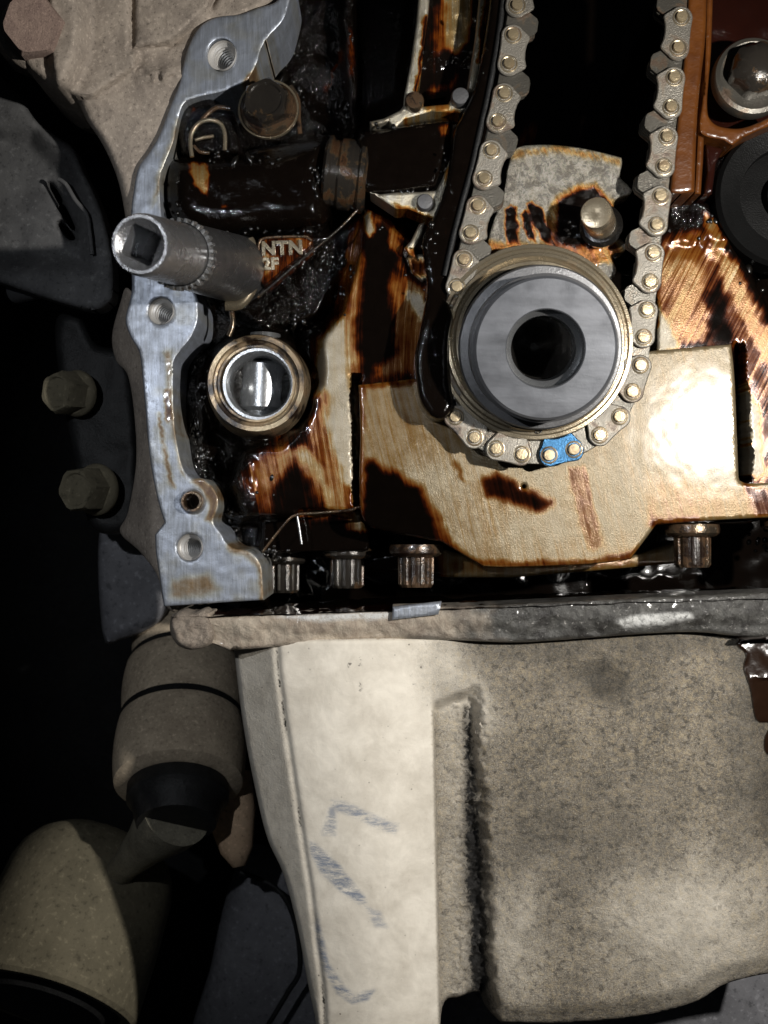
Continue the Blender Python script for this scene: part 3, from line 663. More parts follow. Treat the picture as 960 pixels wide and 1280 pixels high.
# toothed segment above the sprocket
SG = [(640,188),(650,183),(665,181),(690,181),(720,184),(750,190),(777,197),(778,206),(775,221),(785,231),(791,238),(788,243),(770,250),(767,260),(764,290),(775,298),(783,306),(781,314),(772,317),(766,320),(760,350),(640,360),(600,330),(607,310),(613,287),(622,260),(630,235),(634,210)]
SGs = smooth(SG, 3, sharp=(0, 6, 10, 18))
sg_ops = [(1.0, 3, [(631,262),(637,256),(646,258),(647,285),(648,312),(634,308)]), (1.0, 3, [(651,268),(657,262),(663,270),(666,290),(670,302),(660,298),(652,285)]),
          (1.0, 3, [(658,254),(666,252),(676,262),(684,280),(700,302),(712,312),(694,310),(675,296),(664,275)]),
          (1.0, 4, [(694,262),(704,248),(722,240),(742,238),(768,262),(764,300),(770,318),(740,322),(700,314),(692,285)]),
          (0.5, 6, [(600,300),(770,310),(770,330),(600,330)]), (0.42, 5, [(688,255),(700,245),(694,300),(710,315),(690,300)]),
          (0.35, 6, [(636,190),(700,182),(777,197),(776,206),(700,190),(640,198)])]
seg = sheet('toothed_segment', SGs, M['seg'], lambda X, Y: 0.20+0*X, 0.35, 2.6, rnd=3, rdep=0.06, paint=layers(sg_ops, 0.06, 4, 12, 9), noise=lambda X, Y: 0.02*fbm(X, Y, 10, 4, 3),
            flow=lambda X, Y: (X-(Y-250)*0.5, Y))
tag(seg, 'mottled silver steel segment with pointed tooth above the sprocket', 'toothed plate')
st = empty('stub_pin', P(748, 272, 0.1), 'short round tan pin standing on the silver toothed segment', 'pin')
sax = P(745, 266, -0.55)-P(752, 284, 0.2)
revolve('pin_body', [(0, 0.20), (sax.length-0.04, 0.195), (sax.length, 0.18), (sax.length+0.015, 0.10), (sax.length+0.005, 0.03)], M['gold'], P(752, 284, 0.2), sax, 40, st, sharp=40)
revolve('pin_collar', [(0, 0.27), (0.08, 0.27), (0.12, 0.22)], M['darksteel'], P(752, 284, 0.1), sax, 32, st)

# ------------------------------------------------------------------ timing chain
ch = empty('timing_chain', P(700, 300, -0.2), 'silent timing chain with one blue link looping down around the sprocket', 'timing chain')
PINS = [(650,-28),(646,8),(641,45),(636,81),(630,118),(622,153),(614,189),(605,224),(597,258),(588,292),(580,325),(571,359),(562,394),(555,429),(552,463),(556,494),(569,521),(593,547),(620,561),(652,568),(686,569),(717,562),(749,544),(774,521),(790,490),(800,457),(804,422),(808,388),(812,353),(816,317),(820,282),(825,246),(829,209),(833,172),(838,135),(842,98),(847,61),(851,23),(855,-14),(859,-50)]
CY = -0.30
cw = [P(a, b, CY) for a, b in PINS]
def plate_mesh(name, prof, th, mat, bev=0.012):
    """link plate in the local XZ plane, front at -th/2 on Y"""
    bm = bmesh.new(); n = len(prof)
    a = np.array(prof); cen = a.mean(0)
    def ring(off, y):
        out = []
        t = np.roll(a, -1, 0)-np.roll(a, 1, 0); nn = np.stack([t[:, 1], -t[:, 0]], 1); nn /= np.linalg.norm(nn, axis=1)[:, None]+1e-9
        sg = 1 if ((a-cen)*nn).sum() > 0 else -1
        for p_, q in zip(a, nn*sg): out.append(bm.verts.new((p_[0]-q[0]*off, y, p_[1]-q[1]*off)))
        return out
    rs = [ring(bev, -th/2), ring(0, -th/2+bev), ring(0, th/2-bev), ring(bev, th/2)]
    for r0, r1 in zip(rs, rs[1:]):
        for i in range(n): bm.faces.new((r0[i], r0[(i+1) % n], r1[(i+1) % n], r1[i]))
    bm.faces.new(rs[0][::-1]); bm.faces.new(rs[-1])
    bmesh.ops.recalc_face_normals(bm, faces=bm.faces)
    me = bpy.data.meshes.new(name); bm.to_mesh(me); bm.free(); me.materials.append(mat); return me
hp = 0.183
def outer_prof():
    pr = []; r = 0.142
    for k in range(13):                                     # round end at +x, outward side is -z
        a = math.radians(50-140*k/12); pr.append((hp+r*math.cos(a), r*math.sin(a)))
    pr += [(0.07, -0.134), (-0.07, -0.134)]
    for k in range(13):
        a = math.radians(270-140*k/12); pr.append((-hp+r*math.cos(a), r*math.sin(a)))
    pr += [(-hp-0.045, 0.175), (-hp-0.02, 0.205), (-hp+0.01, 0.213), (-0.09, 0.186), (0, 0.178), (0.09, 0.186), (hp-0.01, 0.213), (hp+0.02, 0.205), (hp+0.045, 0.175)]
    return pr
def tooth_prof(tip=0.29, w=0.075):
    pr = []
    for k in range(7):
        a = math.radians(40-130*k/6); pr.append((hp+0.10*math.cos(a), 0.10*math.sin(a)))
    for k in range(7):
        a = math.radians(270-130*k/6); pr.append((-hp+0.10*math.cos(a), 0.10*math.sin(a)))
    pr += [(-hp+0.02, 0.16), (-w-0.02, tip-0.02), (-w+0.02, tip), (w-0.02, tip), (w+0.02, tip-0.02), (hp-0.02, 0.16)]
    return pr
me_out = plate_mesh('outer_link_plate', outer_prof(), 0.045, M['chain'])
me_blue = me_out.copy(); me_blue.materials.clear(); me_blue.materials.append(M['blue'])
me_tooth = plate_mesh('tooth_plate', tooth_prof(), 0.030, M['lamina'], 0.006)
me_inner = plate_mesh('inner_plate', tooth_prof(0.17, 0.1), 0.05, M['lamina'], 0.006)
pm = revolve('pin', [(-0.3, 0.066), (0.012, 0.069), (0.024, 0.063), (0.026, 0.03)], M['pin'], (0, 0, 0), n=20); me_pin = pm.data
bpy.data.objects.remove(pm)
# raised dimple round each pin
V_ = []
pm = revolve('pin_seat', [(-0.012, 0.112), (0.004, 0.106), (0.006, 0.098), (0.0, 0.088), (-0.006, 0.07)], M['gold'], (0, 0, 0), n=24, cap=False, cap_end=False); me_seat = pm.data
bpy.data.objects.remove(pm)
inside = P(735, 330, 0)
def plate_at(name, me, a, b, y, parent):
    m = (a+b)/2; d = (b-a).normalized(); nz = Vector((0, -1, 0)).cross(d)
    nrm = d.cross(Vector((0, 1, 0)))
    if nrm.dot(inside-m) < 0: d = -d; nrm = -nrm
    # local x = d, local z = nrm, local y = world y when right-handed
    yv = nrm.cross(d)
    R = Matrix((d, yv, nrm)).transposed().to_4x4()
    o = bpy.data.objects.new(name, me); C.objects.link(o)
    sx = (b-a).length/(2*hp)
    o.matrix_world = Matrix.Translation((m.x, y, m.z)) @ R @ Matrix.Diagonal((sx, 1, 1, 1))
    mw = o.matrix_world.copy(); o.parent = parent
    inv = parent.matrix_world.inverted() if parent.parent else Matrix.Translation(-parent.location)
    o.matrix_parent_inverse = inv; o.matrix_basis = mw
    return o
for i in range(len(cw)-1):
    a, b = cw[i], cw[i+1]
    outer = (i % 2 == 0) if False else None
pairs = set()
# outer plates join pins (1,2)->... following the photograph's pairing
for i in range(0, len(PINS)-1): pairs.add(i)
OUT = [2, 4, 6, 8, 10, 12, 14, 16, 18, 20, 22, 24, 26, 28, 30, 32, 34, 36, 0]
BLUE = 20
for i in range(len(cw)-1):
    a, b = cw[i], cw[i+1]
    if i in OUT:
        blue = i == BLUE
        o = plate_at('outer_link_plate', me_blue if blue else me_out, a, b, CY, ch)
        if blue: o['label'] = 'blue painted marker link plate'
        for j, p_ in enumerate((a, b)):
            for nm, me_, dy in (('pin', me_pin, -0.045), ('pin_seat', me_seat, -0.024)):
                if nm == 'pin_seat' and False: continue
                q = bpy.data.objects.new(nm, me_); C.objects.link(q)
                q.location = (p_.x, CY+dy, p_.z); q.rotation_euler = (0, random.uniform(0, 6), 0)
                mw = Matrix.Translation(q.location) @ q.rotation_euler.to_matrix().to_4x4()
                q.parent = o; q.matrix_parent_inverse = (Matrix.Translation(-ch.location) @ o.matrix_basis).inverted() @ Matrix.Translation(-ch.location); q.matrix_basis = mw
        for k in range(2):
            plate_at('inner_plate', me_inner, a, b, CY+0.12+k*0.12, ch)
    else:
        for k in range(5):
            j_ = Vector((random.uniform(-1, 1), 0, random.uniform(-1, 1)))*0.012
            plate_at('tooth_plate', me_tooth, a+j_, b+j_, CY+0.06+k*0.058, ch)

# ------------------------------------------------------------------ chain guides and tensioner
GL = [(613,-30),(612,0),(607,40),(600,80),(592,113),(577,145),(567,165),(562,200),(556,233),(543,267),(528,300),(530,330),(533,363),(524,417),(518,447),(520,480),(526,505),(540,522),(556,524),(566,508),(562,480),(561,450),(562,420),(566,395),(563,378),(560,362),(566,325),(574,293),(585,247),(596,207),(606,160),(619,100),(629,40),(636,0),(640,-30)]
gd = empty('tensioner_guide', P(570, 250, -0.1), 'long curved black rubber chain guide left of the left strand, drawn on downward as its shadow', 'chain guide')
sheet('guide_shoe_with_shadow', smooth(GL, 4, sharp=(0, 34)), M['blackcalm'], lambda X, Y: -0.22-0.24*sstep(355, 400, Y), 0.5, 4, rnd=7, rdep=0.12, paint=lambda X, Y: X*0+1.0, parent=gd)  # black shoe runs on below the guide's end to stand in for shadow
tube('guide_lip', [P(a, b, -0.24) for a, b in smooth([(632,-30),(624,40),(612,110),(600,165),(590,210),(579,250),(566,300),(556,345)], 8, closed=False)], 0.035, M['rubber'], gd)

arm = empty('tensioner_lever', P(545, 60, 0.2), 'pale ribbed metal tensioner arm above the black tensioner shoe', 'tensioner arm')
def arm_bar(pts, paint_, y=0.15, th=0.5, name='arm_rail'):
    return sheet(name, smooth(pts, 3, sharp=range(len(pts))), M['arm'], y, th, 3, rnd=2.5, rdep=0.05, paint=layers(paint_, 0.12, 3, 9, 2), parent=arm, noise=lambda X, Y: .008*fbm(X, Y, 8, 3))
arm_bar([(525,-30),(539,-30),(536,10),(531,50),(526,95),(519,125),(504,132),(505,120),(513,80),(520,30)], [(0.9, 2, [(531,20),(537,20),(528,80),(519,128),(515,128),(524,80)])])
arm_bar([(602,-30),(615,-30),(611,10),(603,60),(596,100),(592,114),(584,112),(588,85),(595,40)], [(0.8, 2, [(608,-20),(615,-20),(600,80),(596,78)])])
sheet('arm_web', smooth([(538,-30),(602,-30),(595,40),(587,112),(570,118),(535,125),(521,125),(531,60)], 4, sharp=range(8)), M['arm'], lambda X, Y: 0.45+0.12*sstep(60, 90, Y), 0.3, 3, parent=arm,
      paint=layers([(0.25, 6, [(560,-30),(592,-30),(588,30),(582,55),(572,66),(556,60),(552,20)]), (0.6, 7, [(545,10),(557,0),(560,60),(548,68),(542,66)]), (0.65, 6, [(535,110),(560,105),(572,95),(570,106),(545,116),(530,118)])], 0.97, 5, 12), noise=lambda X, Y: .02*fbm(X, Y, 14, 3))
arm_bar([(462,152),(480,148),(500,138),(508,128),(530,133),(560,130),(572,112),(586,112),(587,132),(575,142),(540,140),(505,150),(492,163),(486,152),(464,159)], [(0.7, 3, [(505,148),(575,138),(575,142),(505,154)]), (0.45, 4, [(530,128),(560,128),(560,138),(535,140)])], 0.05, 0.4, 'arm_crossbar')
for (x, y, r, mt) in ((575, 123, 0.115, 'arm'), (518, 128, 0.12, 'boltoil')):
    o = revolve('rivet', [(-0.1, r), (0.06, r), (0.09, r*0.86), (0.095, r*0.3)], M['steel'] if mt == 'arm' else M['boltoil'], P(x, y, 0.0), (0, -1, 0), 28, arm)
arm_bar([(462,240),(475,243),(500,240),(525,240),(545,238),(552,225),(562,200),(566,210),(556,240),(545,275),(530,270),(510,262),(495,262),(480,252)], [(0.6, 4, [(490,255),(520,262),(545,275),(530,276),(500,266)]), (0.5, 3, [(556,210),(566,205),(556,245)])], 0.0, 0.4, 'arm_crossbar')
revolve('rivet', [(-0.1, 0.105), (0.05, 0.105), (0.08, 0.09), (0.085, 0.03)], M['steel'], P(531, 254, -0.04), (0, -1, 0), 28, arm)
arm_bar([(513,302),(524,280),(531,278),(528,292),(518,312),(522,325),(510,318),(505,310)], [(0.5, 3, [(505,308),(520,312),(520,325),(508,320)])], 0.0, 0.3, 'arm_foot')
arm_bar([(508,322),(520,318),(535,318),(545,330),(540,345),(528,352),(515,342)], [(0.75, 6, [(512,325),(540,325),(540,345),(515,345)])], 0.1, 0.3, 'arm_foot')

sh = sheet('tensioner_shoe', smooth([(447,172),(455,164),(480,160),(505,154),(545,148),(563,148),(566,160),(560,200),(552,225),(545,236),(520,240),(490,244),(462,243),(450,232),(445,200)], 4), M['blackcalm'], -0.02, 0.8, 4, rnd=12, rdep=0.22,
           paint=layers([(0.55, 3, [(549,158),(560,155),(565,160),(562,170),(553,170)])], 1.0, 2, 8))
tag(sh, 'square black tensioner shoe pushed against the pale metal arm', 'tensioner shoe')
tn = empty('chain_tensioner', P(320, 230, 0.1), 'black oil-soaked chain tensioner body with lettered lug beside the socket', 'tensioner')
sheet('tensioner_body', smooth([(206,212),(212,200),(228,194),(262,192),(300,190),(345,182),(380,174),(410,170),(416,180),(412,215),(414,262),(405,284),(370,290),(330,292),(280,296),(245,294),(215,276),(205,250)], 4), M['blackcalm'],
      lambda X, Y: -0.02+0.0*X, 0.9, 4, rnd=34, rdep=0.5, parent=tn, noise=lambda X, Y: 0.02*fbm(X, Y, 30, 3),
      paint=layers([(0.33, 2, [(235,204),(258,203),(259,214),(262,222),(259,240),(257,246),(250,238),(243,230),(238,216)]), (0.6, 2, [(276,256),(281,254),(283,258),(278,262)]), (0.6, 2, [(286,203),(291,205),(288,211)])], 1.0, 3, 8))
revolve('tensioner_collar', [(-0.28, 0.40), (-0.24, 0.47), (-0.20, 0.47), (-0.17, 0.42), (-0.10, 0.42), (-0.07, 0.45), (0.07, 0.45), (0.10, 0.42), (0.16, 0.42), (0.19, 0.46), (0.24, 0.46), (0.28, 0.38)], M['blackbolt'], P(433, 219, 0.35), (1, 0, -0.12), 64, tn, sharp=25)
sheet('lettered_lug', smooth([(322,303),(326,298),(345,296),(380,295),(390,299),(389,306),(372,322),(350,340),(330,357),(325,350),(324,325)], 3, sharp=(0, 5, 8)), M['cast'], 0.05, 0.5, 2.6, rnd=2, rdep=0.04, parent=tn,
      paint=layers([(0.42, 4, [(326,318),(345,318),(346,335),(330,345)]), (0.5, 4, [(364,298),(385,298),(378,312),(366,315)])], 0.74, 4, 9))
tube('lug_rim', [P(a, b, 0.03) for a, b in smooth([(325,352),(323,325),(324,304),(330,298),(355,296),(384,296),(390,301)], 4, closed=False)], 0.018, M['boltoil'], tn)
def lettering(txt, px, py, size, mat, y=0.03):
    cu = bpy.data.curves.new('lettering', 'FONT'); cu.body = txt; cu.size = size; cu.extrude = 0.02; cu.bevel_depth = 0.006; cu.offset = 0.006
    cu.align_x = 'LEFT'; cu.materials.append(mat); cu.space_character = 1.05
    o = bpy.data.objects.new('raised_lettering', cu); o.location = P(px, py, y); o.rotation_euler = (math.radians(90), math.radians(-2), 0)
    C.objects.link(o); bpy.context.view_layer.update()
    me = bpy.data.meshes.new_from_object(o.evaluated_get(bpy.context.evaluated_depsgraph_get())); lc, rt = o.location.copy(), o.rotation_euler.copy()
    bpy.data.objects.remove(o); o = bpy.data.objects.new('raised_lettering', me); o.location = lc; o.rotation_euler = rt
    if not me.materials: me.materials.append(mat)
    link(o, tn)
lettering('NTN', 327, 319, 0.235, M['gold']); lettering('2F', 328.5, 337, 0.20, M['gold'], 0.035)
# collar and thin casting ridge beneath the tensioner
tube('casting_ridge', [P(a, b, 0.18) for a, b in smooth([(322,372),(345,352),(380,322),(412,296),(430,280),(447,262)], 6, closed=False)], 0.017, M['blackbolt'], block)
tube('casting_ridge', [P(a, b, 0.1) for a, b in smooth([(311,300),(318,315),(319,340),(314,362),(300,380),(282,382)], 5, closed=False)], 0.07, M['gold'], block)
tube('casting_ridge', [P(a, b, 0.3) for a, b in smooth([(289,388),(291,405),(286,420)], 5, closed=False)], 0.035, M['boltoil'], block)
tube('casting_ridge', [P(a, b, 0.05) for a, b in smooth([(363,108),(372,125),(373,150),(375,168)], 5, closed=False)], 0.035, M['boltoil'], block)
tube('casting_ridge', [P(a, b, 0.2) for a, b in smooth([(328,690),(345,668),(360,650),(372,643),(400,641),(440,637),(447,634),(462,634)], 5, closed=False)], 0.018, M['boltoil'], block)
tube('casting_ridge', [P(a, b, 0.3) for a, b in smooth([(371,643),(374,660),(377,680)], 5, closed=False)], 0.018, M['bore'], block)
# hex bolt by the rail top, spring clip
hexbolt('flange_bolt', P(336, 138, -0.05), (-0.05, -1, 0.1), 0.255, 0.22, M['blackbolt'], 'oil-black hex flange bolt with brown glints near the top of the rail', 0.36, 0.4, fmat=M['boltoil'])
revolve('ring_lip', [(0, 0.38), (0.05, 0.38), (0.05, 0.345), (0, 0.34)], M['gold'], P(336, 138, -0.02), (-0.05, -1, 0.1), 48, block, cap=False, cap_end=False)
cl = empty('spring_clip', P(262, 170, 0), 'arched dark brass spring clip above the tensioner body', 'clip')
tube('clip_arch', [P(a, b, -0.02) for a, b in smooth([(240,196),(238,180),(240,165),(250,153),(264,150),(276,155),(281,168),(281,188)], 4, closed=False)], 0.028, M['gold'], cl)
tube('clip_bar', [P(244, 175, 0.1), P(254, 172, 0.08), (P(267, 170, 0.1))], 0.022, M['gold'], cl)
tube('clip_tail', [P(a, b, 0.0) for a, b in smooth([(242,182),(250,190),(262,191)], 4, closed=False)], 0.022, M['boltoil'], cl)
tube('clip_arm', [P(a, b, 0.0) for a, b in smooth([(252,150),(262,140),(272,134),(288,136)], 4, closed=False)], 0.03, M['boltoil'], cl)
pd = sheet('clip_housing', smooth([(222,150),(235,130),(258,120),(275,128),(292,140),(300,165),(302,190),(280,194),(235,196),(222,180)], 4), M['black'], 0.12, 0.6, 4, rnd=10, rdep=0.2, paint=lambda X, Y: (layers([(0.55, 2, [(240,133),(248,138),(242,142)])], 1.0)(X, Y), X*0+1))
tag(pd, 'lumpy black oily lug between the rail and flange bolt', 'casting lug')

glint_domes('body_glints', [(392,222,9,10,26,1.5,4),(300,200,40,4,10,1.5,3.5),(320,288,40,3,14,1.5,3),(230,250,10,20,6,1,2.5),(270,190,12,5,10,1.5,3)], lambda X, Y: X*0+0.02, tn, 12)  # more domes added for glints on tensioner, guide and shoe
glint_domes('guide_glints', [(533,330,4,40,10,1,3),(560,230,4,40,8,1,2.5),(600,90,5,50,6,1,2.5),(542,300,6,10,8,1.5,4)], lambda X, Y: X*0-0.21, gd, 13)
glint_domes('shoe_glints', [(510,158,25,3,10,1.5,3),(505,236,22,3,12,1.5,3.5),(555,200,3,20,6,1,2.5)], lambda X, Y: X*0+0.03, sh, 14)
# amber guide on the right
ag = empty('fixed_guide', P(870, 120, 0), 'translucent amber brown plastic chain guide right of the right strand', 'chain guide')
sheet('guide_rail', smooth([(861,-30),(884,-30),(882,40),(876,100),(871,155),(868,240),(850,243),(837,241),(842,190),(851,110),(857,40)], 4, sharp=(0, 1, 5, 7)), M['amber'], -0.30, 0.7, 4, rnd=4, rdep=0.06, parent=ag)
sheet('guide_rib', smooth([(884,-30),(892,-30),(889,60),(884,130),(890,152),(910,160),(935,158),(975,140),(975,152),(930,172),(915,182),(905,176),(880,170),(874,155),(880,100)], 4, sharp=(0, 1, 7, 8)), M['amber'], -0.12, 0.5, 4, rnd=3, rdep=0.05, parent=ag)
sheet('guide_rib', smooth([(872,168),(880,172),(879,200),(876,243),(868,243)], 4, sharp=range(5)), M['amber'], -0.15, 0.5, 4, rnd=3, rdep=0.05, parent=ag)
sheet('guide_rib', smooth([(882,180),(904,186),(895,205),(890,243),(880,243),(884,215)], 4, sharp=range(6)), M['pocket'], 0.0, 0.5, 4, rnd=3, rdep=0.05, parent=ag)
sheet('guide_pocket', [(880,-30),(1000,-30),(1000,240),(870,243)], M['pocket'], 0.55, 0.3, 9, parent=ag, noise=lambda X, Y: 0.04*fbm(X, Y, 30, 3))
rb = empty('washer_bolt', P(940, 96, -0.1), 'oily round headed bolt on wide washer in the upper right corner', 'bolt')
revolve('washer', [(-0.1, 0.49), (0.02, 0.49), (0.06, 0.47), (0.08, 0.42), (0.06, 0.36)], M['lamina'], P(940, 97, -0.05), (0.0, -1, 0), 64, rb)
revolve('bolt_head', [(-0.1, 0.30, 6, 0.33), (0.22, 0.29, 6, 0.32), (0.30, 0.24), (0.34, 0.14), (0.35, 0.04)], M['blackbolt'], P(941, 92, -0.12), (0, -1, 0), 48, rb, 0.3)
gear = revolve('oil_pump_gear', [(-0.4, 0.93), (0.0, 0.93), (0.06, 0.88), (0.02, 0.62), (-0.1, 0.60), (-0.1, 0.3), (0.05, 0.28), (0.1, 0.2)], M['soot'], P(985, 245, 0.3), (0, -1, 0), 72)
tag(gear, 'black oil covered round gear at the right edge below the washer bolt', 'gear')

# ------------------------------------------------------------------ oil pan
pan = empty('oil_pan', P(620, 1000, 0), 'dusty cast aluminium oil pan with pale rib and grimy grey front', 'oil pan')
# top of the flange, seen from above, wet
def flange_front(X, Y): return -0.35+0*X
TP = [(212,768),(1010,742),(1010,736),(940,737),(880,727),(830,734),(720,742),(600,744),(570,736),(545,742),(480,752),(330,757),(205,763)]
V = []; F = []
def pan_top(x0, x1, name, mat, n=120, m=14):
    V = []; F = []; 
    for j in range(m+1):
        for i in range(n+1):
            px = x0+(x1-x0)*i/n; f = j/m
            front = (px-480)/100; y = -0.45+1.9*f; z0 = P(px, 772-(px-215)*0.032, -0.45)
            h = 0.05*float(fbm(px, f*190, 26, 4, 2))+0.02*float(fbm(px, f*190, 7, 3, 3))
            V.append((z0.x, y, z0.z+h*(0.35+0.65*min(1, j/2))))
    for j in range(m):
        for i in range(n): a = j*(n+1)+i; F.append((a, a+1, a+n+2, a+n+1))
    o = mesh_obj(name, V, F, mat, pan); at = o.data.attributes.new('paint', 'FLOAT_COLOR', 'POINT')
    for k_, q_ in enumerate(V): at.data[k_].color = (0.86+0.14*min(1, max(0, (q_[1])/0.8)), 0.15, 0, 1)
    return o
pan_top(212, 1010, 'flange_top', M['blackcalm'])
FF_ = [(215,768),(262,766),(264,770),(330,768),(490,763),(492,760),(590,757),(700,752),(840,745),(1010,738),(1010,800),(930,796),(850,790),(700,800),(640,803),(560,800),(490,800),(420,803),(300,812),(285,812),(266,805),(255,808),(230,808),(217,798),(214,780)]
def ff_paint(X, Y):
    m = sstep(620, 470, X+fbm(X, Y, 30, 4)*110)
    sc_ = np.zeros(X.shape)
    for pl in ([(770,776),(800,768),(862,766),(868,772),(830,780),(780,784)], [(340,770),(480,765),(486,770),(400,777)], [(455,768),(486,765),(486,772),(458,776)]):
        sc_ = np.maximum(sc_, sstep(-3, 3, sdist(X, Y, pl)))
    m = np.maximum(m*0.95, 0.0); return (0*X, m, sc_)
sheet('flange_edge', smooth(FF_, 4, sharp=(0, 9, 10)), M['grime'], lambda X, Y: -0.38+0.10*sstep(-12, 12, Y-(792-(X-215)*0.02)+fbm(X, Y, 25, 3, 5)*10), 0.6, 3, rnd=4, rdep=0.08, paint=ff_paint, parent=pan,
      noise=lambda X, Y: 0.05*fbm(X, Y, 34, 4, 7)+0.018*fbm(X, Y, 8, 3, 1))
sheet('dirt_crust', smooth([(214,772),(225,764),(240,766),(255,762),(262,772),(268,790),(262,806),(240,812),(222,806),(213,790)], 3), M['crust'], -0.45, 0.4, 2.5, rnd=9, rdep=0.16, parent=pan, noise=lambda X, Y: 0.06*fbm(X, Y, 9, 4, 5))
sheet('gasket_scrap', [(491,759),(552,752),(548,768),(490,775)], M['flange'], -0.47, 0.1, 3, rnd=2, rdep=0.02, parent=pan, paint=lambda X, Y: X*0+0.05)
# body: pale rib with narrow side facet on the left, recessed grimy face on the right
RB = [(292,806),(346,800),(440,798),(540,797),(620,797),(700,795),(860,786),(930,792),(1010,790),(1010,1212),(960,1217),(926,1224),(900,1233),(874,1250),(830,1264),(780,1273),(700,1279),(626,1278),(607,1258),(598,1240),(575,1246),(553,1258),(549,1340),(400,1340),(395,1280),(385,1230),(372,1160),(355,1095),(335,1050),(322,1000),(308,930),(299,870)]
crease = [(345,790),(348,840),(356,900),(365,960),(374,1020),(380,1060),(388,1110),(396,1180),(404,1240),(408,1340)]
cxs = np.array([c_[0] for c_ in crease], float); cys = np.array([c_[1] for c_ in crease], float)
def pan_depth(X, Y):
    cx_ = np.interp(Y, cys, cxs)
    edge = 541+(Y-880)*0.02
    y = np.full(X.shape, -0.22)
    s_ = np.clip((cx_-X)/50, 0, 1.4); y = y+0.50*s_                              # narrow side facet falls away
    y = y+0.05*np.exp(-((X-cx_)/3.5)**2)                                          # crease line
    bow = np.clip((X-cx_)/(edge-cx_), 0, 1); y = y-0.16*np.sin(bow*math.pi)
    gx_ = 583+(Y-880)*0.055
    step_ = sstep(-2, 3, X-edge)*sstep(874, 892, Y+0.4*(X-541)+fbm(X, Y, 20, 2)*4)
    y = y+0.25*step_*(1-sstep(-2, 24, X-gx_+fbm(X, Y, 12, 3, 6)*7))
    y = y+0.18*sstep(0, 60, X-edge)*sstep(860, 800, Y)
    ch_ = np.exp(-((X-(583+(Y-880)*0.055))/15)**2)*sstep(870, 900, Y)
    y = y+0.05*ch_*(0.75+0.9*fbm(X, Y, 6, 3, 3))
    y = y+0.30*np.exp(-(((X-745)/75)**2+((Y-850)/26)**2))
    y = y-0.12*np.exp(-(((X-870)/90)**2+((Y-1140)/70)**2))
    y = y+0.15*sstep(25, 0, sdist(X, Y, RB))*(X > 600)*(Y > 1180)
    y = y+0.35*sstep(930, 1010, X)*(Y > 850)
    sl = sstep(600, 640, X)
    n_ = 0.022*fbm(X, Y, 60, 3, 1)*(0.3+0.7*sl)+(0.004+0.010*sl)*fbm(X, Y, 7, 4, 2)
    rag = sstep(556, 575, X)*sstep(625, 600, X)*(Y > 880)
    return y+n_+0.05*rag*fbm(X, Y, 5, 3, 8)
def pan_paint(X, Y):
    wx = X+fbm(X, Y, 40, 4, 3)*22; wy = Y+fbm(X, Y, 40, 4, 4)*22
    edge = 541+(Y-880)*0.02
    g = sstep(-2, 2, X-edge)*0.62*sstep(875, 900, Y)+sstep(500, 620, wx)*sstep(905, 860, Y)*0.8
    g = np.maximum(g, 0.85*sstep(575, 615, wx)); 
    pale = np.maximum(0.62*np.exp(-(((wx-860)/110)**2+((wy-1160)/85)**2)), 0.45*np.exp(-(((wx-640)/45)**2+((wy-1170)/90)**2)))
    pale = np.maximum(pale, 0.42*np.exp(-(((wx-600)/30)**2+((wy-880)/60)**2)))
    g = g*(1-pale)
    g = np.maximum(g, 1.0*np.exp(-(((wx-760)/85)**2+((wy-850)/30)**2))); g = np.maximum(g, 0.95*sstep(880, 950, wx)*sstep(1110, 1040, wy))
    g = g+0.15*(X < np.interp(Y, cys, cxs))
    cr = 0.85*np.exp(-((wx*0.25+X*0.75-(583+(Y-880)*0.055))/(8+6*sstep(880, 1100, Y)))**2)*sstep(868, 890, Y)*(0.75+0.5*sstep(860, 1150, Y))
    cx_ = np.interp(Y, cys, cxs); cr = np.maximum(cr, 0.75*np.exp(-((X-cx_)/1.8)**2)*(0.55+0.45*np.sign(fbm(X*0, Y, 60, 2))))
    cr = np.maximum(cr, 0.30*np.exp(-(((wx-750)/80)**2+((wy-850)/34)**2))); cr = np.maximum(cr, 0.28*sstep(870, 940, wx)*sstep(1100, 1020, wy)); cr = np.maximum(cr, 0.25*sstep(835, 812, wy)*sstep(520, 600, wx)); cr = np.maximum(cr, 0.24*np.exp(-(((wx-720)/120)**2+((wy-1040)/90)**2)))
    cr = np.maximum(cr, sstep(0.35, 0.6, fbm(X, Y, 7, 3, 9))*np.exp(-(((X-526)/13)**2+((Y-852)/26)**2)))
    cr = np.maximum(cr, 0.8*sstep(0.25, 0.5, fbm(X, Y, 8, 2, 12))*np.exp(-(((X-442)/14)**2+((Y-842)/34)**2)))
    b = np.zeros(X.shape)
    for wgt, pl in ((1.3, [(386,1052),(395,1056),(425,1080),(448,1108),(462,1128),(450,1130),(425,1112),(400,1088),(388,1068)]),
                    (0.9, [(408,1000),(430,1003),(470,1018),(500,1030),(495,1042),(460,1030),(420,1016)]), (0.8, [(410,1010),(418,1008),(420,1045),(400,1044)]),
                    (1.4, [(398,1140),(404,1170),(412,1205),(430,1232),(445,1243),(468,1238),(460,1250),(440,1254),(420,1240),(404,1212),(396,1170)]),
                    (0.7, [(455,1128),(478,1138),(486,1160),(470,1158)])):
        b = np.maximum(b, wgt*sstep(-3, 4, sdist(wx*0.15+X*0.85, wy*0.15+Y*0.85, pl)))
    return (g, cr, b)
sheet('pan_body', smooth(RB, 5, sharp=(0, 8, 9, 17, 22, 23)), M['pan'], pan_depth, 2.5, 2.9, rnd=5, rdep=0.12, paint=pan_paint, parent=pan)
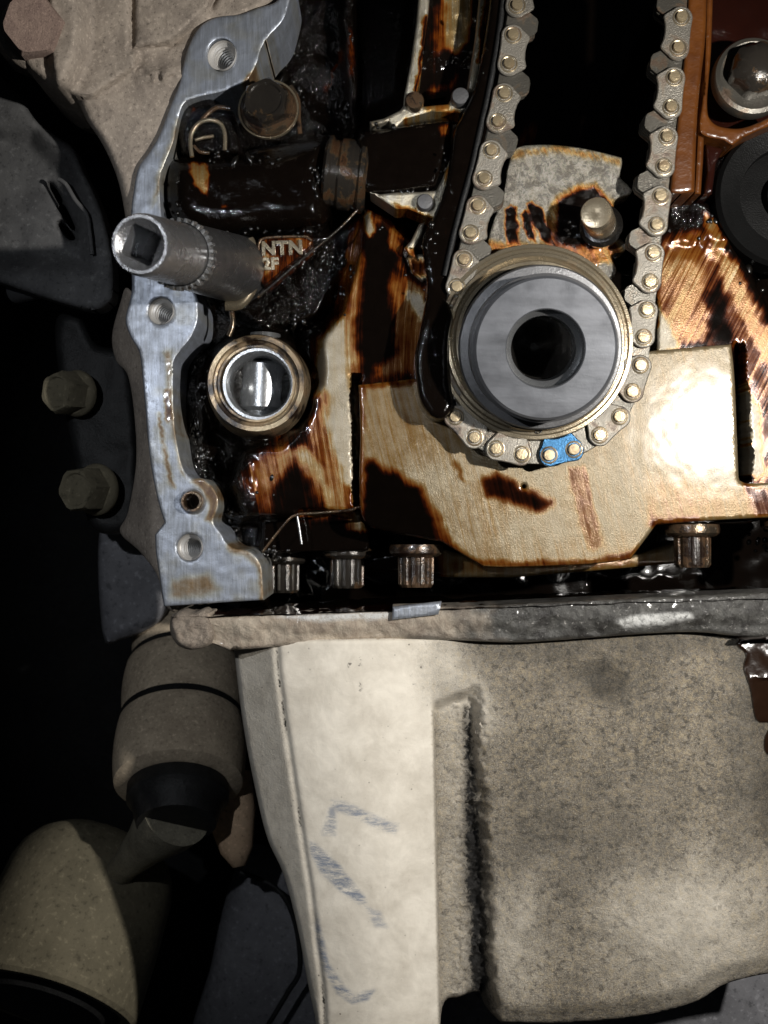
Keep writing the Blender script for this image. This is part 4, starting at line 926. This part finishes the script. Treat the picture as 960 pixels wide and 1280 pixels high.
dr = sheet('oil_drip', smooth([(924,800),(950,797),(1010,795),(1010,950),(962,945),(955,925),(962,905),(945,900),(937,860),(929,835),(932,818),(922,808)], 4), M['drip'], lambda X, Y: np.where(Y < 800, -0.44, 0)+(Y >= 800)*(pan_depth(X, Y)-0.04), 0.2, 4, rnd=4, rdep=0.03, noise=lambda X, Y: 0.008*fbm(X, Y, 20, 3))
tag(dr, 'wet dark brown oil run down the right side of the oil pan', 'oil')

# ------------------------------------------------------------------ socket
p0 = Vector((-1.86, 0.5, 3.13)); p1 = Vector((-2.40, -3.0, 2.63))
ax = p1-p0; L = ax.length
so = empty('deep_socket', p0, 'worn grey deep socket with square drive hole pushed onto a bolt', 'socket')
revolve('socket_body', [(0.05, 0.36), (0.1, 0.43), (L*0.62, 0.365), (L*0.64, 0.36)], M['socket'], p0, ax, 72, so, cap=False, sharp=30)
revolve('knurled_band', [(L*0.635, 0.355), (L*0.64, 0.372, -30), (L*0.675, 0.372, -30), (L*0.68, 0.345)], M['bore'], p0, ax, 180, so, cap=False, cap_end=False, sharp=20)
revolve('drive_end', [(L*0.675, 0.335), (L*0.97, 0.310), (L*0.99, 0.302), (L, 0.285), (L, 0.255), (L-0.02, 0.235), (L-0.05, 0.165, 4, 0.215), (L-0.9, 0.160, 4, 0.21)], M['chrome'], p0, ax, 72, so, rot=0.35, cap=True, cap_end=False, sharp=30)

# ------------------------------------------------------------------ gearbox housing, top left
hg = empty('gearbox_housing', P(170, 90, 0.8), 'dusty tan gearbox casting filling the upper left corner', 'casting')
HS = [(-30,-30),(356,-30),(352,-5),(325,14),(300,25),(268,34),(254,43),(243,64),(233,105),(220,138),(207,172),(188,210),(176,245),(173,275),(171,310),(160,310),(158,280),(150,235),(140,205),(125,175),(108,150),(95,125),(72,115),(50,102),(32,85),(24,65),(10,48),(-30,30)]
def hs_depth(X, Y):
    y = 0.07+np.clip((300-X)/400, 0, 1)*0.12
    y = y-0.40*sstep(-16, 14, sdist(X, Y, [(-60,-60),(95,-60),(104,30),(100,70),(85,105),(60,115),(30,90),(-60,60)]))
    y = y-0.18*sstep(-5, 5, sdist(X+fbm(X, Y, 20, 3)*3, Y, [(60,-60),(270,-60),(262,15),(230,42),(205,58),(172,64),(168,84),(140,104),(118,120),(95,124),(70,110),(60,40)]))
    y = y+0.10*np.exp(-((sdist(X, Y, [(165,62),(165,-60),(300,-60),(262,10),(215,55)]))/4)**2)
    y = y-0.12*np.exp(-(((X-200)/30)**2+((Y-92)/12)**2))*(1+0.8*fbm(X, Y, 6, 3))
    return y+0.03*fbm(X, Y, 40, 4, 3)+0.012*fbm(X, Y, 5, 3)
sheet('housing_wall', smooth(HS, 5, sharp=(0, 1, 14, 15, 27)), M['housing'], hs_depth, 1.5, 3.6, rnd=10, rdep=0.2, parent=hg)
hexbolt('housing_bolt', P(47, 42, -0.12), (0.16, -1, -0.18), 0.33, 0.38, M['rustbolt'], 'large dusty rusty hex bolt in the upper left corner', 0.46, 0.15, False, fmat=M['housing'])

# splash liner and side bolts
ln = empty('splash_liner', P(60, 240, 1.5), 'dark grey dusty plastic splash liner with slots at the left edge', 'liner')
LN = [(-40,80),(0,96),(25,122),(45,150),(70,170),(92,186),(105,215),(120,245),(132,280),(140,320),(142,360),(135,380),(100,385),(-40,340)]
sheet('liner_panel', smooth(LN, 5, sharp=(0, 13)), M['liner'], lambda X, Y: 1.3+0.25*sstep(6, -6, sdist(X, Y, [(-60,160),(40,170),(78,205),(100,250),(108,330),(-60,330)])/2.5)*-1+0.03*fbm(X, Y, 30, 3), 0.3, 4,
      [smooth([(60,232),(66,230),(78,250),(74,256)], 3), smooth([(72,258),(80,256),(94,285),(88,286)], 3), smooth([(73,280),(80,278),(94,298),(84,298)], 3)], rnd=8, rdep=0.12, parent=ln)
tube('wire_edge', [P(a, b, 0.95) for a, b in smooth([(73,224),(82,230),(94,250),(108,268),(112,290),(115,318)], 4, closed=False)], 0.03, M['liner'], ln)
st2 = revolve('threaded_stud', [(z_*0.05, 0.16+0.012*(z_ % 2)) for z_ in range(12)], M['steel'], P(18, 365, 1.9), (1, -0.5, 0.1), 32)
tag(st2, 'short threaded stud in the shade at the left edge under the liner', 'stud')
hexbolt('side_bolt', P(98, 492, 2.2), (-0.55, -1, -0.05), 0.27, 0.35, M['cup'], 'upper of two shaded hex bolts left of the gasket rail', 0.34, 0.3, group='side bolts left of the rail')
hexbolt('side_bolt', P(122, 612, 2.2), (-0.5, -1, -0.02), 0.29, 0.38, M['cup'], 'lower of two shaded hex bolts left of the gasket rail', 0.38, 0.1, group='side bolts left of the rail')
mb = sheet('side_bracket', smooth([(70,400),(100,395),(120,430),(150,440),(166,480),(172,580),(168,650),(140,668),(110,650),(90,560),(75,480)], 5), M['rubber'], 2.4, 0.6, 6, rnd=10, rdep=0.2, noise=lambda X, Y: .04*fbm(X, Y, 30, 3))
tag(mb, 'dark bracket behind the two shaded side bolts', 'bracket')

# ------------------------------------------------------------------ driveshaft
ds = empty('driveshaft', P(190, 950, 4), 'dusty driveshaft with grooved joint and tapered boot, lower left', 'driveshaft')
a = P(236, 740, 6.0); b = P(222, 1000, 3.2); axd = b-a; L = axd.length
k_ = 1.22
jr = [(0.0, 0.5), (0.15, 0.72)]
for (f0, f1, r0) in ((0.07, 0.38, 0.90), (0.41, 0.64, 0.98), (0.67, 0.93, 1.02)):
    for q_ in range(9): u_ = q_/8; jr.append((L*(f0+(f1-f0)*u_), r0*(0.93+0.09*math.sin(math.pi*min(1, 0.12+0.8*u_))**0.6)))
revolve('joint_housing', jr+[(L*0.945, 0.86), (L*0.95, 0.78)], M['boot'], a, axd, 72, ds, sharp=40)
for f_ in (0.40, 0.66): revolve('groove_shade_band', [(L*f_-0.09, 0.8), (L*f_-0.08, 0.99 if f_ > 0.5 else 0.93), (L*f_+0.04, 1.01 if f_ > 0.5 else 0.95), (L*f_+0.05, 0.8)], M['rubber'], a, axd, 64, ds, cap=False, cap_end=False)  # black rings put in as the shade inside the joint's grooves
revolve('boot_clamp', [(L*0.93, 0.74), (L*0.95, 0.78), (L*1.0, 0.78), (L*1.02, 0.70), (L*1.05, 0.66), (L*1.10, 0.60)], M['rubber'], a, axd, 64, ds, sharp=30)
s0 = a+axd*1.05; s1 = P(130, 1110, 4.6)
revolve('shaft_boot', [(0.0, 0.55), (0.3, 0.52), (1.0, 0.36), (1.8, 0.24), ((s1-s0).length, 0.22)], M['shaft'], s0, s1-s0, 48, ds, sharp=60)
revolve('tapered_cover', [(0, 0.42), (0.6, 0.40), (1.2, 0.26), (1.45, 0.10)], M['orange'], P(282, 970, 4.4), P(300, 1090, 3.9)-P(282, 970, 4.4), 48, ds, sharp=60)
sh_ = empty('dust_shield', P(90, 1160, 1.5), 'large tan cup shaped dust shield in the lower left corner', 'dust shield')
c0 = P(128, 1070, 5.6); c1 = P(38, 1300, 3.6); cS = 1.20; ac = c1-c0; Lc = ac.length
revolve('shield_shell', [(h_, r_*cS) for h_, r_ in [(-0.32, 0.30), (-0.27, 0.62), (-0.16, 0.85), (0.0, 1.02), (0.22, 1.13), (0.5, 1.19), (Lc*0.45, 1.23), (Lc*0.80, 1.24), (Lc*0.82, 1.19), (Lc*0.82, 1.10), (Lc*0.3, 1.05)]], M['cup'], c0, ac, 96, sh_, sharp=30, wob=lambda t, h: 1+0.012*math.sin(5*t+h))
revolve('shield_core', [(h_, r_*cS) for h_, r_ in [(Lc*0.2, 0.95), (Lc*0.78, 0.93), (Lc*0.84, 0.80), (Lc*0.84, 0.4)]], M['rubber'], c0, ac, 64, sh_, sharp=30)
tube('shield_seam', [c0+ac.normalized()*h+Vector((0.25, -1.19, 0.25)).normalized()*1.235*cS for h in (0.15, 0.4, 0.8, 1.2, 1.6)], 0.018, M['rubber'], sh_)

# dim background pieces
gf = sheet('grey_subframe', smooth([(128,650),(190,655),(215,700),(205,770),(150,800),(128,790)], 6), M['grey'], 4.2, 0.4, 8, rnd=12, rdep=0.2)
tag(gf, 'blurred grey metal panel in the gap beside the rail bottom', 'subframe')
gp = sheet('grey_crossmember', smooth([(300,1075),(345,1070),(420,1090),(470,1340),(250,1340),(265,1200)], 6), M['grey'], 6.0, 0.4, 10, rnd=30, rdep=0.5)
tag(gp, 'dark grey crossmember in the shade left of the oil pan', 'crossmember')
tube('hose', [P(a_, b_, 5.2) for a_, b_ in smooth([(300,1090),(345,1110),(368,1150),(375,1210),(360,1240),(330,1290)], 8, closed=False)], 0.045, M['rubber'])
tag(bpy.data.objects['hose'], 'thin black hose hanging in the shade left of the pan', 'hose')
fl2 = sheet('exhaust_shield', smooth([(520,1200),(640,1230),(900,1180),(1010,1150),(1010,1360),(520,1360)], 8, sharp=(0, 3, 4, 5)), M['grey'], 2.8, 0.4, 9, rnd=6, rdep=0.1, noise=lambda X, Y: 0.05*fbm(X, Y, 40, 3))
tag(fl2, 'grey shield partly visible under the bottom edge of the oil pan', 'shield')
bw = sheet('background_wall', [(-900,-600),(1900,-600),(1900,1900),(-900,1900)], M['dark'], 9.0, 0.5, 60, noise=lambda X, Y: 0.4*fbm(X, Y, 200, 4))
tag(bw, kind='structure')
